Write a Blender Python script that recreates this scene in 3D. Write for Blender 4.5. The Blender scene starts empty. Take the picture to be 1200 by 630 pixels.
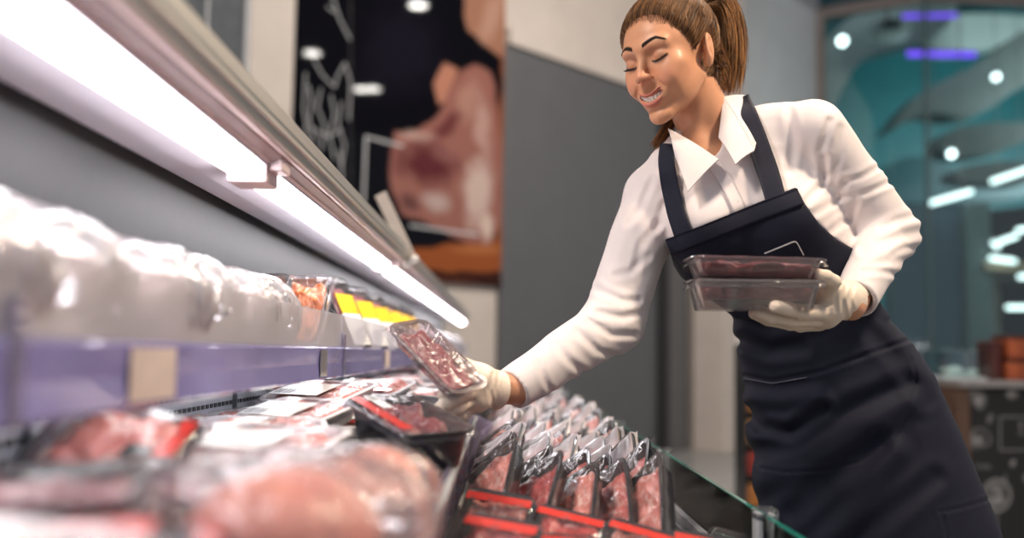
import bpy, bmesh, math, random
import numpy as np
from mathutils import Vector, Matrix

random.seed(7); np.random.seed(7)
SC = bpy.context.scene
COL = SC.collection

# ------------------------------------------------------------------ camera
F = 1166.667                       # focal length in pixels of the 1200 wide frame (35 mm on 36 mm)
VPX, VPY, ROLL = 590.0, 412.0, 0.9
CAM = np.array([0.0, 0.0, 1.05])
_y = np.array([VPX-600, 315-VPY, -F]); _y /= np.linalg.norm(_y)
_z = np.array([math.sin(math.radians(ROLL)), math.cos(math.radians(ROLL)), 0.0]); _z -= _y*_z.dot(_y); _z /= np.linalg.norm(_z)
_x = np.cross(_y, _z)
M_W2C = np.stack([_x, _y, _z], axis=1)      # world -> camera
M_C2W = M_W2C.T
cam_d = bpy.data.cameras.new('camera'); cam = bpy.data.objects.new('camera', cam_d); COL.objects.link(cam)
mw = Matrix([[M_C2W[i][j] for j in range(3)] + [CAM[i]] for i in range(3)] + [[0, 0, 0, 1]])
cam.matrix_world = mw
cam_d.sensor_width = 36; cam_d.lens = 35.0; cam_d.clip_start = 0.02; cam_d.clip_end = 200
cam_d.dof.use_dof = True; cam_d.dof.focus_distance = 1.63; cam_d.dof.aperture_fstop = 1.7
SC.camera = cam

# ------------------------------------------------------------------ light, exposure
SC.view_settings.view_transform = 'Standard'; SC.view_settings.look = 'None'
SC.view_settings.exposure = 0.14; SC.view_settings.gamma = 1.0; SC.view_settings.use_curve_mapping = False
SC.cycles.use_denoising = True
SC.cycles.max_bounces = 8; SC.cycles.diffuse_bounces = 3; SC.cycles.glossy_bounces = 3
SC.cycles.transparent_max_bounces = 24; SC.cycles.transmission_bounces = 4
SC.cycles.caustics_reflective = False; SC.cycles.caustics_refractive = False
SC.cycles.sample_clamp_indirect = 6.0
W = bpy.data.worlds.new('world'); SC.world = W; W.use_nodes = True
W.node_tree.nodes['Background'].inputs[0].default_value = (0.80, 0.85, 0.95, 1)
W.node_tree.nodes['Background'].inputs[1].default_value = 0.32

def area(name, loc, aim, sx, sy, power, col):
    L = bpy.data.lights.new(name, 'AREA'); L.shape = 'RECTANGLE'; L.size = sx; L.size_y = sy; L.energy = power; L.color = col
    o = bpy.data.objects.new(name, L); COL.objects.link(o); o.location = loc
    o.rotation_euler = (Vector(aim)-Vector(loc)).to_track_quat('-Z', 'Y').to_euler()
    return o
area('ceiling_panel_light_warm', (1.6, 1.0, 3.3), (0.5, 1.75, 1.3), 0.3, 0.3, 74, (1.0, 0.80, 0.60))
area('ceiling_panel_light_case', (-1.1, 0.6, 2.9), (0.3, 1.75, 1.4), 0.35, 0.35, 34, (1.0, 0.86, 0.76))
area('ceiling_panel_light_back', (1.3, 3.0, 3.2), (0.5, 1.7, 1.4), 0.4, 0.4, 30, (1.0, 0.84, 0.66))
area('ceiling_panel_light_hall', (1.0, 3.6, 5.5), (0.3, 9.0, 2.0), 1.4, 1.4, 150, (1.0, 0.93, 0.86))
area('ceiling_panel_light_far', (2.2, 5.2, 5.5), (2.6, 11.0, 2.4), 1.4, 1.4, 190, (1.0, 0.92, 0.84))
area('glass_room_fill', (10.2, 14.6, 4.6), (6.0, 17.0, 4.5), 1.5, 1.5, 190, (0.9, 1.0, 1.0))  # unseen fill added off to the right to brighten the glass room

# ------------------------------------------------------------------ pixel helpers (used only to work out positions)
def ray(px, py):
    return M_C2W @ np.array([px-600.0, 315.0-py, -F])
def P(px, py, Y):
    r = ray(px, py); return CAM + r*(Y/r[1])
def PX(px, py, X):
    r = ray(px, py); return CAM + r*(X/r[0])
def zof(px, py, X):
    """height of the line along the case (world Y) at side position X that shows through a pixel"""
    return float(PX(px, py, X)[2])
def yof(px, X):
    return X*F/(px-VPX)
def pix(Pw):
    q = (Pw-CAM) @ M_W2C.T
    return np.stack([600+q[:, 0]/(-q[:, 2])*F, 315-q[:, 1]/(-q[:, 2])*F], axis=1)

# ------------------------------------------------------------------ materials
def new_mat(name):
    m = bpy.data.materials.new(name); m.use_nodes = True
    return m, m.node_tree, m.node_tree.nodes['Principled BSDF']
def coords(nt, scale=(1, 1, 1)):
    tc = nt.nodes.new('ShaderNodeTexCoord'); mp = nt.nodes.new('ShaderNodeMapping')
    mp.inputs['Scale'].default_value = scale; nt.links.new(tc.outputs['Object'], mp.inputs['Vector']); return mp.outputs[0]
def noise(nt, vec, scale, detail=4, rough=0.6, dist=0.0):
    n = nt.nodes.new('ShaderNodeTexNoise'); n.inputs['Scale'].default_value = scale; n.inputs['Detail'].default_value = detail
    n.inputs['Roughness'].default_value = rough; n.inputs['Distortion'].default_value = dist
    nt.links.new(vec, n.inputs['Vector']); return n.outputs[0]
def ramp(nt, fac, stops):
    r = nt.nodes.new('ShaderNodeValToRGB'); e = r.color_ramp.elements
    while len(e) < len(stops): e.new(0.5)
    for i, (p, c) in enumerate(stops):
        e[i].position = p; e[i].color = (*c, 1)
    nt.links.new(fac, r.inputs[0]); return r.outputs[0]
def bump(nt, b, h, strength, dist=0.002):
    n = nt.nodes.new('ShaderNodeBump'); n.inputs['Strength'].default_value = strength; n.inputs['Distance'].default_value = dist
    nt.links.new(h, n.inputs['Height']); nt.links.new(n.outputs[0], b.inputs['Normal'])
def plain(name, col, rough=0.5, metal=0.0, var=0.12, nscale=18, bstr=0.0, bscale=200, emit=None, stretch=(1, 1, 1), coat=0.0):
    m, nt, b = new_mat(name)
    v = coords(nt, stretch); n = noise(nt, v, nscale)
    lo = tuple(c*(1-var) for c in col); hi = tuple(min(1, c*(1+var)) for c in col)
    nt.links.new(ramp(nt, n, [(0.3, lo), (0.7, hi)]), b.inputs['Base Color'])
    b.inputs['Roughness'].default_value = rough; b.inputs['Metallic'].default_value = metal
    b.inputs['Coat Weight'].default_value = coat
    if bstr: bump(nt, b, noise(nt, v, bscale), bstr)
    if emit:
        b.inputs['Emission Color'].default_value = (*emit[0], 1); b.inputs['Emission Strength'].default_value = emit[1]
    return m
def clear(name, tint=(1, 1, 1), gloss=0.12, rough=0.05, fres=1.0, crumple=0.0, cscale=30, body=0.0, bodycol=(0.8, 0.8, 0.85)):
    """thin clear plastic or glass: transparent + fresnel gloss (+ a little milky body)"""
    m = bpy.data.materials.new(name); m.use_nodes = True; nt = m.node_tree; nt.nodes.clear()
    out = nt.nodes.new('ShaderNodeOutputMaterial'); tr = nt.nodes.new('ShaderNodeBsdfTransparent'); gl = nt.nodes.new('ShaderNodeBsdfGlossy')
    tr.inputs[0].default_value = (*tint, 1); gl.inputs['Roughness'].default_value = rough
    lw = nt.nodes.new('ShaderNodeFresnel'); lw.inputs['IOR'].default_value = 1.45
    ad = nt.nodes.new('ShaderNodeMath'); ad.operation = 'MULTIPLY_ADD'; ad.inputs[1].default_value = fres; ad.inputs[2].default_value = gloss; ad.use_clamp = True
    nt.links.new(lw.outputs[0], ad.inputs[0])
    mx = nt.nodes.new('ShaderNodeMixShader'); nt.links.new(ad.outputs[0], mx.inputs[0])
    src = tr.outputs[0]
    if body > 0:
        df = nt.nodes.new('ShaderNodeBsdfDiffuse'); df.inputs[0].default_value = (*bodycol, 1)
        m2 = nt.nodes.new('ShaderNodeMixShader'); m2.inputs[0].default_value = body
        nt.links.new(tr.outputs[0], m2.inputs[1]); nt.links.new(df.outputs[0], m2.inputs[2]); src = m2.outputs[0]
    nt.links.new(src, mx.inputs[1]); nt.links.new(gl.outputs[0], mx.inputs[2]); nt.links.new(mx.outputs[0], out.inputs[0])
    if crumple:
        v = coords(nt); n = noise(nt, v, cscale, 3, 0.55, 0.6)
        bm = nt.nodes.new('ShaderNodeBump'); bm.inputs['Strength'].default_value = crumple; bm.inputs['Distance'].default_value = 0.01
        nt.links.new(n, bm.inputs['Height']); nt.links.new(bm.outputs[0], gl.inputs['Normal']); nt.links.new(bm.outputs[0], lw.inputs['Normal'])
    return m
def flesh(name, dark, mid, fat, scale=28, fatlo=0.56, rough=0.28, dist=1.2):
    m, nt, b = new_mat(name); v = coords(nt, (1, 1.7, 1)); n = noise(nt, v, scale, 6, 0.62, dist)
    nt.links.new(ramp(nt, n, [(0.30, dark), (0.48, mid), (fatlo, mid), (fatlo+0.07, fat)]), b.inputs['Base Color'])
    b.inputs['Roughness'].default_value = rough; b.inputs['Subsurface Weight'].default_value = 0.0
    bump(nt, b, n, 0.4, 0.004); return m
def emis(name, col, s):
    m = bpy.data.materials.new(name); m.use_nodes = True; nt = m.node_tree; nt.nodes.clear()
    o = nt.nodes.new('ShaderNodeOutputMaterial'); e = nt.nodes.new('ShaderNodeEmission')
    e.inputs[0].default_value = (*col, 1); e.inputs[1].default_value = s; nt.links.new(e.outputs[0], o.inputs[0]); return m
def vcol(name, rough=0.5, attr='Col', var=0.06, spec=0.5, sss=0.0, bstr=0.0, bscale=300, nscale=40, coat=0.0):
    m, nt, b = new_mat(name); a = nt.nodes.new('ShaderNodeAttribute'); a.attribute_name = attr
    v = coords(nt); n = noise(nt, v, nscale)
    mx = nt.nodes.new('ShaderNodeMix'); mx.data_type = 'RGBA'; mx.blend_type = 'MULTIPLY'; mx.inputs[0].default_value = 1
    nt.links.new(a.outputs['Color'], mx.inputs[6]); nt.links.new(ramp(nt, n, [(0.3, (1-var,)*3), (0.7, (1, 1, 1))]), mx.inputs[7])
    nt.links.new(mx.outputs[2], b.inputs['Base Color']); b.inputs['Roughness'].default_value = rough
    b.inputs['Specular IOR Level'].default_value = spec; b.inputs['Coat Weight'].default_value = coat
    if sss:
        b.inputs['Subsurface Weight'].default_value = sss; b.inputs['Subsurface Radius'].default_value = (0.012, 0.004, 0.002); b.inputs['Subsurface Scale'].default_value = 1.0
    if bstr: bump(nt, b, noise(nt, v, bscale), bstr, 0.0008)
    return m

# ------------------------------------------------------------------ object helpers
def mesh(name, V, Fc, mat, parent=None, smooth=True, col=None, angle=None):
    me = bpy.data.meshes.new(name)
    V = np.asarray(V, dtype=float); me.from_pydata(V.tolist(), [], [tuple(int(i) for i in f) for f in Fc]); me.update()
    o = bpy.data.objects.new(name, me); COL.objects.link(o); me.materials.append(mat)
    if smooth: me.polygons.foreach_set('use_smooth', [True]*len(me.polygons))
    if angle is not None: me.set_sharp_from_angle(angle=math.radians(angle))
    if col is not None:
        a = me.color_attributes.new('Col', 'FLOAT_COLOR', 'POINT')
        c = np.ones((len(V), 4)); c[:, :3] = col; a.data.foreach_set('color', c.ravel())
    if parent is not None: o.parent = parent
    return o
class MB:
    """collects shapes into one mesh"""
    def __init__(s): s.v = []; s.f = []; s.n = 0
    def add(s, V, Fc):
        V = np.asarray(V, float); s.v.append(V); s.f += [tuple(i+s.n for i in f) for f in Fc]; s.n += len(V); return s
    def box(s, x0, x1, y0, y1, z0, z1, R=None, o=(0, 0, 0), bev=0.0):
        if bev > 0:
            bm = bmesh.new(); bmesh.ops.create_cube(bm, size=1)
            for v in bm.verts: v.co = Vector(((x0+x1)/2+v.co.x*(x1-x0), (y0+y1)/2+v.co.y*(y1-y0), (z0+z1)/2+v.co.z*(z1-z0)))
            bmesh.ops.bevel(bm, geom=bm.edges[:], offset=bev, segments=2, affect='EDGES', profile=0.6)
            bm.verts.index_update(); V = np.array([v.co[:] for v in bm.verts]); Fc = [tuple(v.index for v in f.verts) for f in bm.faces]; bm.free()
        else:
            V = np.array([(x, y, z) for x in (x0, x1) for y in (y0, y1) for z in (z0, z1)], float)
            Fc = [(0, 1, 3, 2), (4, 6, 7, 5), (0, 4, 5, 1), (2, 3, 7, 6), (0, 2, 6, 4), (1, 5, 7, 3)]
        if R is not None: V = V @ np.asarray(R).T
        return s.add(V+np.array(o), Fc)
    def tube(s, pts, r, n=10, cap=True):
        pts = np.asarray(pts, float); r = np.broadcast_to(np.asarray(r, float), (len(pts),)); V = []; Fc = []
        t = np.gradient(pts, axis=0); up = np.array([0.13, 0.21, 0.97])
        for i, p in enumerate(pts):
            d = t[i]/(np.linalg.norm(t[i])+1e-12); a = np.cross(d, up)
            if np.linalg.norm(a) < 1e-3: a = np.cross(d, [1, 0, 0])
            a /= np.linalg.norm(a); b = np.cross(d, a)
            for k in range(n):
                w = 2*math.pi*k/n; V.append(p+r[i]*(math.cos(w)*a+math.sin(w)*b))
        for i in range(len(pts)-1):
            for k in range(n): Fc.append((i*n+k, i*n+(k+1) % n, (i+1)*n+(k+1) % n, (i+1)*n+k))
        if cap: Fc += [tuple(range(n))[::-1], tuple((len(pts)-1)*n+k for k in range(n))]
        return s.add(V, Fc)
    def prism(s, prof, axis, a, b):
        """closed 2-D profile swept along an axis (0,1,2) from a to b; profile coords are the two other axes in order"""
        V = []; n = len(prof); oth = [i for i in range(3) if i != axis]
        for t in (a, b):
            for p in prof:
                q = [0, 0, 0]; q[axis] = t; q[oth[0]] = p[0]; q[oth[1]] = p[1]; V.append(q)
        Fc = [(k, (k+1) % n, n+(k+1) % n, n+k) for k in range(n)] + [tuple(range(n))[::-1], tuple(range(n, 2*n))]
        return s.add(V, Fc)
    def loft(s, loops, cap0=True, cap1=True):
        n = len(loops[0]); V = np.concatenate(loops); Fc = []
        for i in range(len(loops)-1):
            for k in range(n): Fc.append((i*n+k, i*n+(k+1) % n, (i+1)*n+(k+1) % n, (i+1)*n+k))
        if cap0: Fc.append(tuple(range(n))[::-1])
        if cap1: Fc.append(tuple((len(loops)-1)*n+k for k in range(n)))
        return s.add(V, Fc)
    def build(s, name, mat, parent=None, smooth=True, angle=40):
        o = mesh(name, np.concatenate(s.v), s.f, mat, parent, smooth, angle=angle if smooth else None)
        bm = bmesh.new(); bm.from_mesh(o.data); bmesh.ops.recalc_face_normals(bm, faces=bm.faces[:]); bm.to_mesh(o.data); bm.free()
        return o
def root(name, label, cat, loc=(0, 0, 0), rot=(0, 0, 0), group=None):
    o = bpy.data.objects.new(name, None); COL.objects.link(o); o.empty_display_size = 0.05
    o.location = loc; o.rotation_euler = rot; return tag(o, label, cat, group)
def tag(o, label, cat, group=None):
    o['label'] = label; o['category'] = cat
    if group: o['group'] = group
    return o
def struct(o, label=None, cat=None):
    o['kind'] = 'structure'
    if label: o['label'] = label; o['category'] = cat
    return o
def copy_tree(o, parent=None):
    c = o.copy(); COL.objects.link(c)
    if parent is not None: c.parent = parent
    for ch in KIDS.get(o.name, []): copy_tree(ch, c)
    return c
KIDS = {}
def index_kids(o):
    KIDS[o.name] = [c for c in bpy.data.objects if c.parent == o]
    for c in KIDS[o.name]: index_kids(c)
def Rx(a): a = math.radians(a); return np.array([[1, 0, 0], [0, math.cos(a), -math.sin(a)], [0, math.sin(a), math.cos(a)]])
def Ry(a): a = math.radians(a); return np.array([[math.cos(a), 0, math.sin(a)], [0, 1, 0], [-math.sin(a), 0, math.cos(a)]])
def Rz(a): a = math.radians(a); return np.array([[math.cos(a), -math.sin(a), 0], [math.sin(a), math.cos(a), 0], [0, 0, 1]])
def rrect(L, Wd, r, z, n=5, dx=0, dy=0):
    o = []
    for cx, cy, a0 in ((L/2-r, Wd/2-r, 0), (-L/2+r, Wd/2-r, 90), (-L/2+r, -Wd/2+r, 180), (L/2-r, -Wd/2+r, 270)):
        for k in range(n+1):
            a = math.radians(a0+90*k/n); o.append((cx+r*math.cos(a)+dx, cy+r*math.sin(a)+dy, z))
    return np.array(o)
def vnoise(Pw, scale, seed=0):
    """smooth value noise in numpy, -1..1"""
    q = np.asarray(Pw, float)*scale+seed*17.31; i = np.floor(q).astype(np.int64); f = q-i; f = f*f*(3-2*f); out = 0
    for dx in (0, 1):
        for dy in (0, 1):
            for dz in (0, 1):
                h = (i[..., 0]+dx)*374761393+(i[..., 1]+dy)*668265263+(i[..., 2]+dz)*2147483647+seed*974711
                h = (h ^ (h >> 13))*1274126177; h = (h ^ (h >> 16)) & 0xffffff
                w = (f[..., 0] if dx else 1-f[..., 0])*(f[..., 1] if dy else 1-f[..., 1])*(f[..., 2] if dz else 1-f[..., 2])
                out = out+w*(h/0xffffff*2-1)
    return out

# ------------------------------------------------------------------ signed distance shapes -> smooth meshes
def smin(a, b, k):
    h = np.clip(0.5+0.5*(b-a)/k, 0, 1); return b*(1-h)+a*h-k*h*(1-h)
def smax(a, b, k): return -smin(-a, -b, k)
def cone(Pw, a, b, ra, rb):
    a = np.asarray(a, float); b = np.asarray(b, float); ab = b-a
    t = np.clip(((Pw-a)@ab)/(ab@ab), 0, 1); return np.linalg.norm(Pw-a-t[:, None]*ab, axis=1)-(ra+(rb-ra)*t)
def chain(Pw, pts, rs, k=0.006):
    d = None
    for i in range(len(pts)-1):
        c = cone(Pw, pts[i], pts[i+1], rs[i], rs[i+1]); d = c if d is None else smin(d, c, k)
    return d
def ell(Pw, c, r, R=None):
    q = Pw-np.asarray(c, float)
    if R is not None: q = q @ R
    r = np.asarray(r, float); k0 = np.linalg.norm(q/r, axis=1); k1 = np.linalg.norm(q/(r*r), axis=1)+1e-9
    return k0*(k0-1)/k1
def surface_nets(D, lo, h):
    S = D < 0
    c = [S[i:S.shape[0]-1+i, j:S.shape[1]-1+j, k:S.shape[2]-1+k] for i in (0, 1) for j in (0, 1) for k in (0, 1)]
    a = c[0].copy(); o = c[0].copy()
    for q in c[1:]: a &= q; o |= q
    I = np.argwhere(o & ~a); idm = np.full(o.shape, -1, np.int64); idm[tuple(I.T)] = np.arange(len(I))
    acc = np.zeros((len(I), 3)); cnt = np.zeros(len(I))
    cor = [(i, j, k) for i in (0, 1) for j in (0, 1) for k in (0, 1)]
    for p in cor:
        for ax in range(3):
            if p[ax]: continue
            q = list(p); q[ax] = 1
            da = D[tuple((I+p).T)].astype(float); db = D[tuple((I+q).T)].astype(float); m = (da < 0) != (db < 0)
            t = np.where(m, da/(da-db+1e-20), 0); pos = np.tile(np.array(p, float), (len(I), 1)); pos[:, ax] = t
            acc[m] += pos[m]; cnt[m] += 1
    V = (I+acc/cnt[:, None])*h+lo
    Fs = []
    for ax in range(3):
        u, w = [(1, 2), (2, 0), (0, 1)][ax]
        sl0 = [slice(None)]*3; sl1 = [slice(None)]*3; sl0[ax] = slice(0, -1); sl1[ax] = slice(1, None)
        A = S[tuple(sl0)]; B = S[tuple(sl1)]; E = np.argwhere(A != B)
        E = E[(E[:, u] > 0) & (E[:, w] > 0) & (E[:, u] < S.shape[u]-1) & (E[:, w] < S.shape[w]-1)]
        du = np.zeros(3, int); du[u] = 1; dw = np.zeros(3, int); dw[w] = 1
        q = [idm[tuple((E-du-dw).T)], idm[tuple((E-dw).T)], idm[tuple(E.T)], idm[tuple((E-du).T)]]
        Q = np.stack(q, axis=1); fl = A[tuple(E.T)]
        Q[~fl] = Q[~fl][:, ::-1]; Fs.append(Q)
    return V, np.concatenate(Fs)
def sdf_mesh(fn, lo, hi, h, relax=1):
    lo = np.asarray(lo, float); hi = np.asarray(hi, float); B = 8
    nb = np.ceil((hi-lo)/(h*B)).astype(int); n = nb*B
    ctr = [lo[i]+(np.arange(nb[i])*B+(B-1)/2)*h for i in range(3)]
    G = np.stack(np.meshgrid(*ctr, indexing='ij'), -1).reshape(-1, 3); dc = fn(G).reshape(nb)
    act = np.abs(dc) < h*13+0.004
    D = np.repeat(np.repeat(np.repeat(dc, B, 0), B, 1), B, 2).astype(np.float32)
    mk = np.repeat(np.repeat(np.repeat(act, B, 0), B, 1), B, 2); I = np.argwhere(mk)
    vals = np.empty(len(I), np.float32)
    for s in range(0, len(I), 400000): vals[s:s+400000] = fn(I[s:s+400000]*h+lo)
    D[mk] = vals
    V, Q = surface_nets(D, lo, h)
    for _ in range(relax):
        acc = np.zeros_like(V); cnt = np.zeros(len(V))
        for a, b in ((0, 1), (1, 2), (2, 3), (3, 0)):
            np.add.at(acc, Q[:, a], V[Q[:, b]]); np.add.at(acc, Q[:, b], V[Q[:, a]])
            np.add.at(cnt, Q[:, a], 1); np.add.at(cnt, Q[:, b], 1)
        V = V*0.5+0.5*acc/np.maximum(cnt, 1)[:, None]
    return V, Q
def march(fn, px, py, off=0.0, y0=1.2, y1=2.2):
    r = ray(px, py); r = r/r[1]; ys = np.linspace(y0, y1, 400); pts = CAM+ys[:, None]*r; d = fn(pts)-off
    i = np.argmax(d < 0)
    if d[i] >= 0: i = int(np.argmin(d)); return pts[i]
    if i == 0: return pts[0]
    t = d[i-1]/(d[i-1]-d[i]); return pts[i-1]+(pts[i]-pts[i-1])*t
def poly2(q, poly):
    """signed distance in pixels to a polygon (negative inside)"""
    poly = np.asarray(poly, float); n = len(poly); d = np.full(len(q), 1e9); ins = np.zeros(len(q), bool)
    for i in range(n):
        a = poly[i]; b = poly[(i+1) % n]; e = b-a; w = q-a; t = np.clip((w@e)/(e@e), 0, 1)
        d = np.minimum(d, np.linalg.norm(w-t[:, None]*e, axis=1))
        c = ((a[1] > q[:, 1]) != (b[1] > q[:, 1])) & (q[:, 0] < (b[0]-a[0])*(q[:, 1]-a[1])/(b[1]-a[1]+1e-12)+a[0]); ins ^= c
    return np.where(ins, -d, d)
def line2(q, pl):
    pl = np.asarray(pl, float); d = np.full(len(q), 1e9)
    for i in range(len(pl)-1):
        a = pl[i]; e = pl[i+1]-a; w = q-a; t = np.clip((w@e)/(e@e), 0, 1); d = np.minimum(d, np.linalg.norm(w-t[:, None]*e, axis=1))
    return d

# ================================================================== THE SETTING
H = 1.05
m_wall = plain('wall_paint_warm', (0.62, 0.54, 0.48), 0.7, var=0.05, nscale=3)
m_wallcool = plain('wall_paint_pale_grey', (0.50, 0.50, 0.51), 0.6, var=0.05, nscale=3)
m_door = plain('door_grey_laminate', (0.115, 0.115, 0.12), 0.45, var=0.05, nscale=4)
m_black = plain('black_panel', (0.012, 0.012, 0.014), 0.35)
m_floor = plain('floor_stone', (0.35, 0.34, 0.33), 0.3, var=0.1, nscale=2)
m_taupe = plain('taupe_frame', (0.24, 0.20, 0.18), 0.4, 0.3)
m_teal = plain('teal_paint', (0.010, 0.155, 0.175), 0.45, var=0.1, nscale=1.5)
m_tealdk = plain('deep_teal_fascia', (0.006, 0.07, 0.085), 0.45)

UA = math.atan2(1.07, 1.0); UL = math.hypot(1, 1.07); WD = 9.0
def uat(px):
    r = ray(px, 150); k = r[0]/r[1]; return WD*k/(1-1.07*k)*UL
def wallY(px): return WD+1.07*uat(px)/UL
def zat(px, py): return float(P(px, py, wallY(px))[2])
def onwall(o):
    o.location = (0, WD, 0); o.rotation_euler = (0, 0, UA); return o
def wbox(name, mat, px0, px1, z0, z1, off0, off1, bev=0.0, parent=None):
    o = MB().box(uat(px0), uat(px1), -off1, -off0, z0, z1, bev=bev).build(name, mat, parent, smooth=False)
    return onwall(o) if parent is None else o
def wallpoint(px, z, off=0.0):
    u = uat(px); c, s = math.cos(UA), math.sin(UA); return np.array([u*c+off*s, WD+u*s-off*c, z])

floor = struct(MB().box(-6, 14, -3, 22, -0.1, 0).build('floor', m_floor, smooth=False))
TOP = 6.4
struct(MB().box(-9, 13, 2.6, 12.4, 5.8, 5.9).build('ceiling', plain('hall_ceiling_dark', (.05, .05, .055), .7), smooth=False))
struct(wbox('wall_back', m_wall, 80, 957, 0, TOP, -0.2, 0))
# door panel, its head trim and dark jamb
ztop = zat(596, 56)
door = struct(wbox('door_1', m_door, 585, 768, 0, ztop, 0.0, 0.05, 0.004))
struct(wbox('trim_1', m_wall, 588, 880, ztop+0.0, ztop+0.16, 0.0, 0.10, 0.01))
struct(wbox('trim_2', m_black, 766, 777, 0, ztop, 0.0, 0.09))
struct(wbox('trim_3', m_door, 777, 803, 0, ztop-0.02, 0.0, 0.05))
struct(wbox('wall_right', m_wallcool, 868, 957, 0, TOP, 0.0, 0.06))
pil = wbox('pillar', m_wall, 803, 843, 0, zat(820, 250), 0.1, 0.5, 0.01)
pz = MB().box(uat(818), uat(828), -0.53, -0.5, 0, zat(820, 250), bev=0.004).build('cover_strip', plain('pale_strip', (0.78, 0.75, 0.72), 0.3), pil, smooth=False)
tag(pil, 'beige pillar with a pale cover strip beside the grey door', 'pillar')
struct(wbox('wall_recess', m_black, 843, 905, 0, zat(850, 250), 0.0, 0.3))
# left: columns and dark window
wl = struct(wbox('window_1', plain('smoky_window_pane', (0.13, 0.14, 0.15), 0.08, coat=0.3), 165, 280, 0.9, TOP-0.3, 0.0, 0.03))
for a, b in ((276, 281), (229, 232)):
    wbox('window_frame', m_black if a > 280 else m_wallcool, a, b, 0.9, TOP-0.3, 0.03, 0.08, parent=wl)
wc = wbox('column', m_wall, 282, 334.5, 0, TOP, 0.0, 0.08, 0.01)
tag(wc, 'pale beige column between the window and the black meat poster', 'column')

# ---- meat poster
def paint_poster(V):
    q = pix(V); x, y = q[:, 0], q[:, 1]
    q = q+3*np.stack([vnoise(V, 6, 1), vnoise(V, 6, 2)], 1)
    c = np.tile([0.006, 0.006, 0.009], (len(V), 1)); n = vnoise(V, 3.5, 3); n2 = vnoise(V, 12, 4)
    def put(mask, col): 
        nonlocal c
        mask = np.clip(mask, 0, 1)[:, None]; c = c*(1-mask)+np.asarray(col)*mask
    def soft(poly, w=3.0): return 0.5-poly2(q, poly)/w
    def blob(cx, cy, rx, ry, a=0, s=1.0):
        ca, sa = math.cos(math.radians(a)), math.sin(math.radians(a)); dx, dy = q[:, 0]-cx, q[:, 1]-cy
        return np.clip(1.6*(1-np.hypot((dx*ca+dy*sa)/rx, (-dx*sa+dy*ca)/ry))+0.25*n2, 0, 1)*s
    put(blob(470, 60, 60, 70, 0, .25), [.03, .025, .05])
    put(soft([(538, -40), (600, -60), (600, 78), (575, 60), (548, 35)]), [.42, .20, .13]); put(blob(575, 20, 14, 40, 20, .7), [.62, .36, .27])
    put(soft([(590, 60), (600, 60), (600, 330), (585, 330), (583, 200)], 6), [.33, .11, .05])
    put(soft([(478, 292), (520, 286), (600, 280), (600, 318), (500, 318)], 4), [.36, .10, .03]); put(blob(560, 292, 40, 7, 0, .7), [.55, .20, .07])
    put(soft([(488, 318), (600, 318), (600, 340), (500, 340)], 3), [.05, .015, .01]); put(blob(510, 330, 60, 6, 0, .5), [.25, .07, .03])
    put(soft([(508, 100), (522, 74), (535, 80), (528, 118), (512, 122)], 4), [.55, .24, .16])
    put(soft([(458, 196), (462, 152), (478, 158), (505, 142), (522, 118), (538, 82), (556, 74), (574, 86), (585, 130), (589, 200), (588, 262), (576, 288), (548, 284), (505, 262), (472, 250), (458, 224)], 4), [.36, .15, .12])
    put(blob(548, 118, 16, 34, 12, .9), [.50, .26, .20]); put(blob(524, 148, 26, 13, -42, .9), [.16, .04, .045])
    put(blob(486, 160, 28, 9, 8, .8), [.62, .40, .34]); put(blob(500, 192, 44, 32, 18, 1), [.13, .03, .035]); put(blob(520, 180, 20, 12, 0, .7), [.30, .12, .11])
    put(blob(566, 150, 12, 48, -4, .8), [.60, .38, .32]); put(blob(560, 225, 22, 52, 4, .95), [.70, .52, .45]); put(blob(540, 236, 8, 26, 8, .7), [.35, .14, .11])
    put(blob(512, 236, 22, 16, 20, .8), [.60, .46, .42]); put(blob(572, 268, 12, 20, 0, .9), [.80, .62, .52]); put(blob(480, 236, 20, 12, 30, .7), [.07, .03, .035])
    # thin white frame lines and chalk sketch on the black side panel
    qs = pix(V)
    def stroke(pl, w, s=0.75, col=(.75, .75, .76)): put((1.0-line2(qs, pl)/w)*1.6*s, col)
    stroke([(426, 236), (429, 160), (472, 171)], 2.0); stroke([(481, 264), (560, 275)], 2.0)
    m = (x < 412)
    put(m*(np.abs(x-411.5) < 1.6)*1.0, [.05, .05, .05])
    for pl in ([(358, 86), (356, 128), (360, 150)], [(368, 70), (378, 88), (392, 102), (396, 88), (404, 74), (411, 96), (409, 140)], [(361, 100), (366, 118), (362, 140), (370, 166)],
               [(376, 104), (372, 126), (381, 148), (376, 176)], [(388, 112), (392, 134), (386, 158), (392, 186)], [(400, 120), (396, 146), (404, 170), (400, 196)],
               [(357, 150), (366, 182), (372, 208)], [(398, 176), (401, 205), (397, 228)], [(366, 150), (384, 160), (400, 152)], [(388, -8), (398, 22), (410, 46)], [(384, 8), (392, 14)], [(372, 190), (384, 204), (392, 220)]):
        stroke(pl, 1.7, .45)
    return np.clip(c*.8, 0, 1)
pzb = zat(588, 336); u0, u1 = uat(337), uat(584); nu, nz = 300, 420
uu, zz = np.meshgrid(np.linspace(u0, u1, nu), np.linspace(pzb, 5.78, nz), indexing='ij')
ca, sa = math.cos(UA), math.sin(UA); off = 0.065
Vw = np.stack([uu.ravel()*ca+off*sa, WD+uu.ravel()*sa-off*ca, zz.ravel()], 1)
Vl = np.stack([uu.ravel(), np.full(uu.size, -off), zz.ravel()], 1)
Fq = [(i*nz+j, (i+1)*nz+j, (i+1)*nz+j+1, i*nz+j+1) for i in range(nu-1) for j in range(nz-1)]
poster = root('poster', 'large poster of raw steak on a board over black background', 'poster')
onwall(poster)
MB().box(u0, u1, -0.06, -0.005, pzb, 5.78, bev=0.004).build('backing', m_black, poster, smooth=False)
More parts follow.
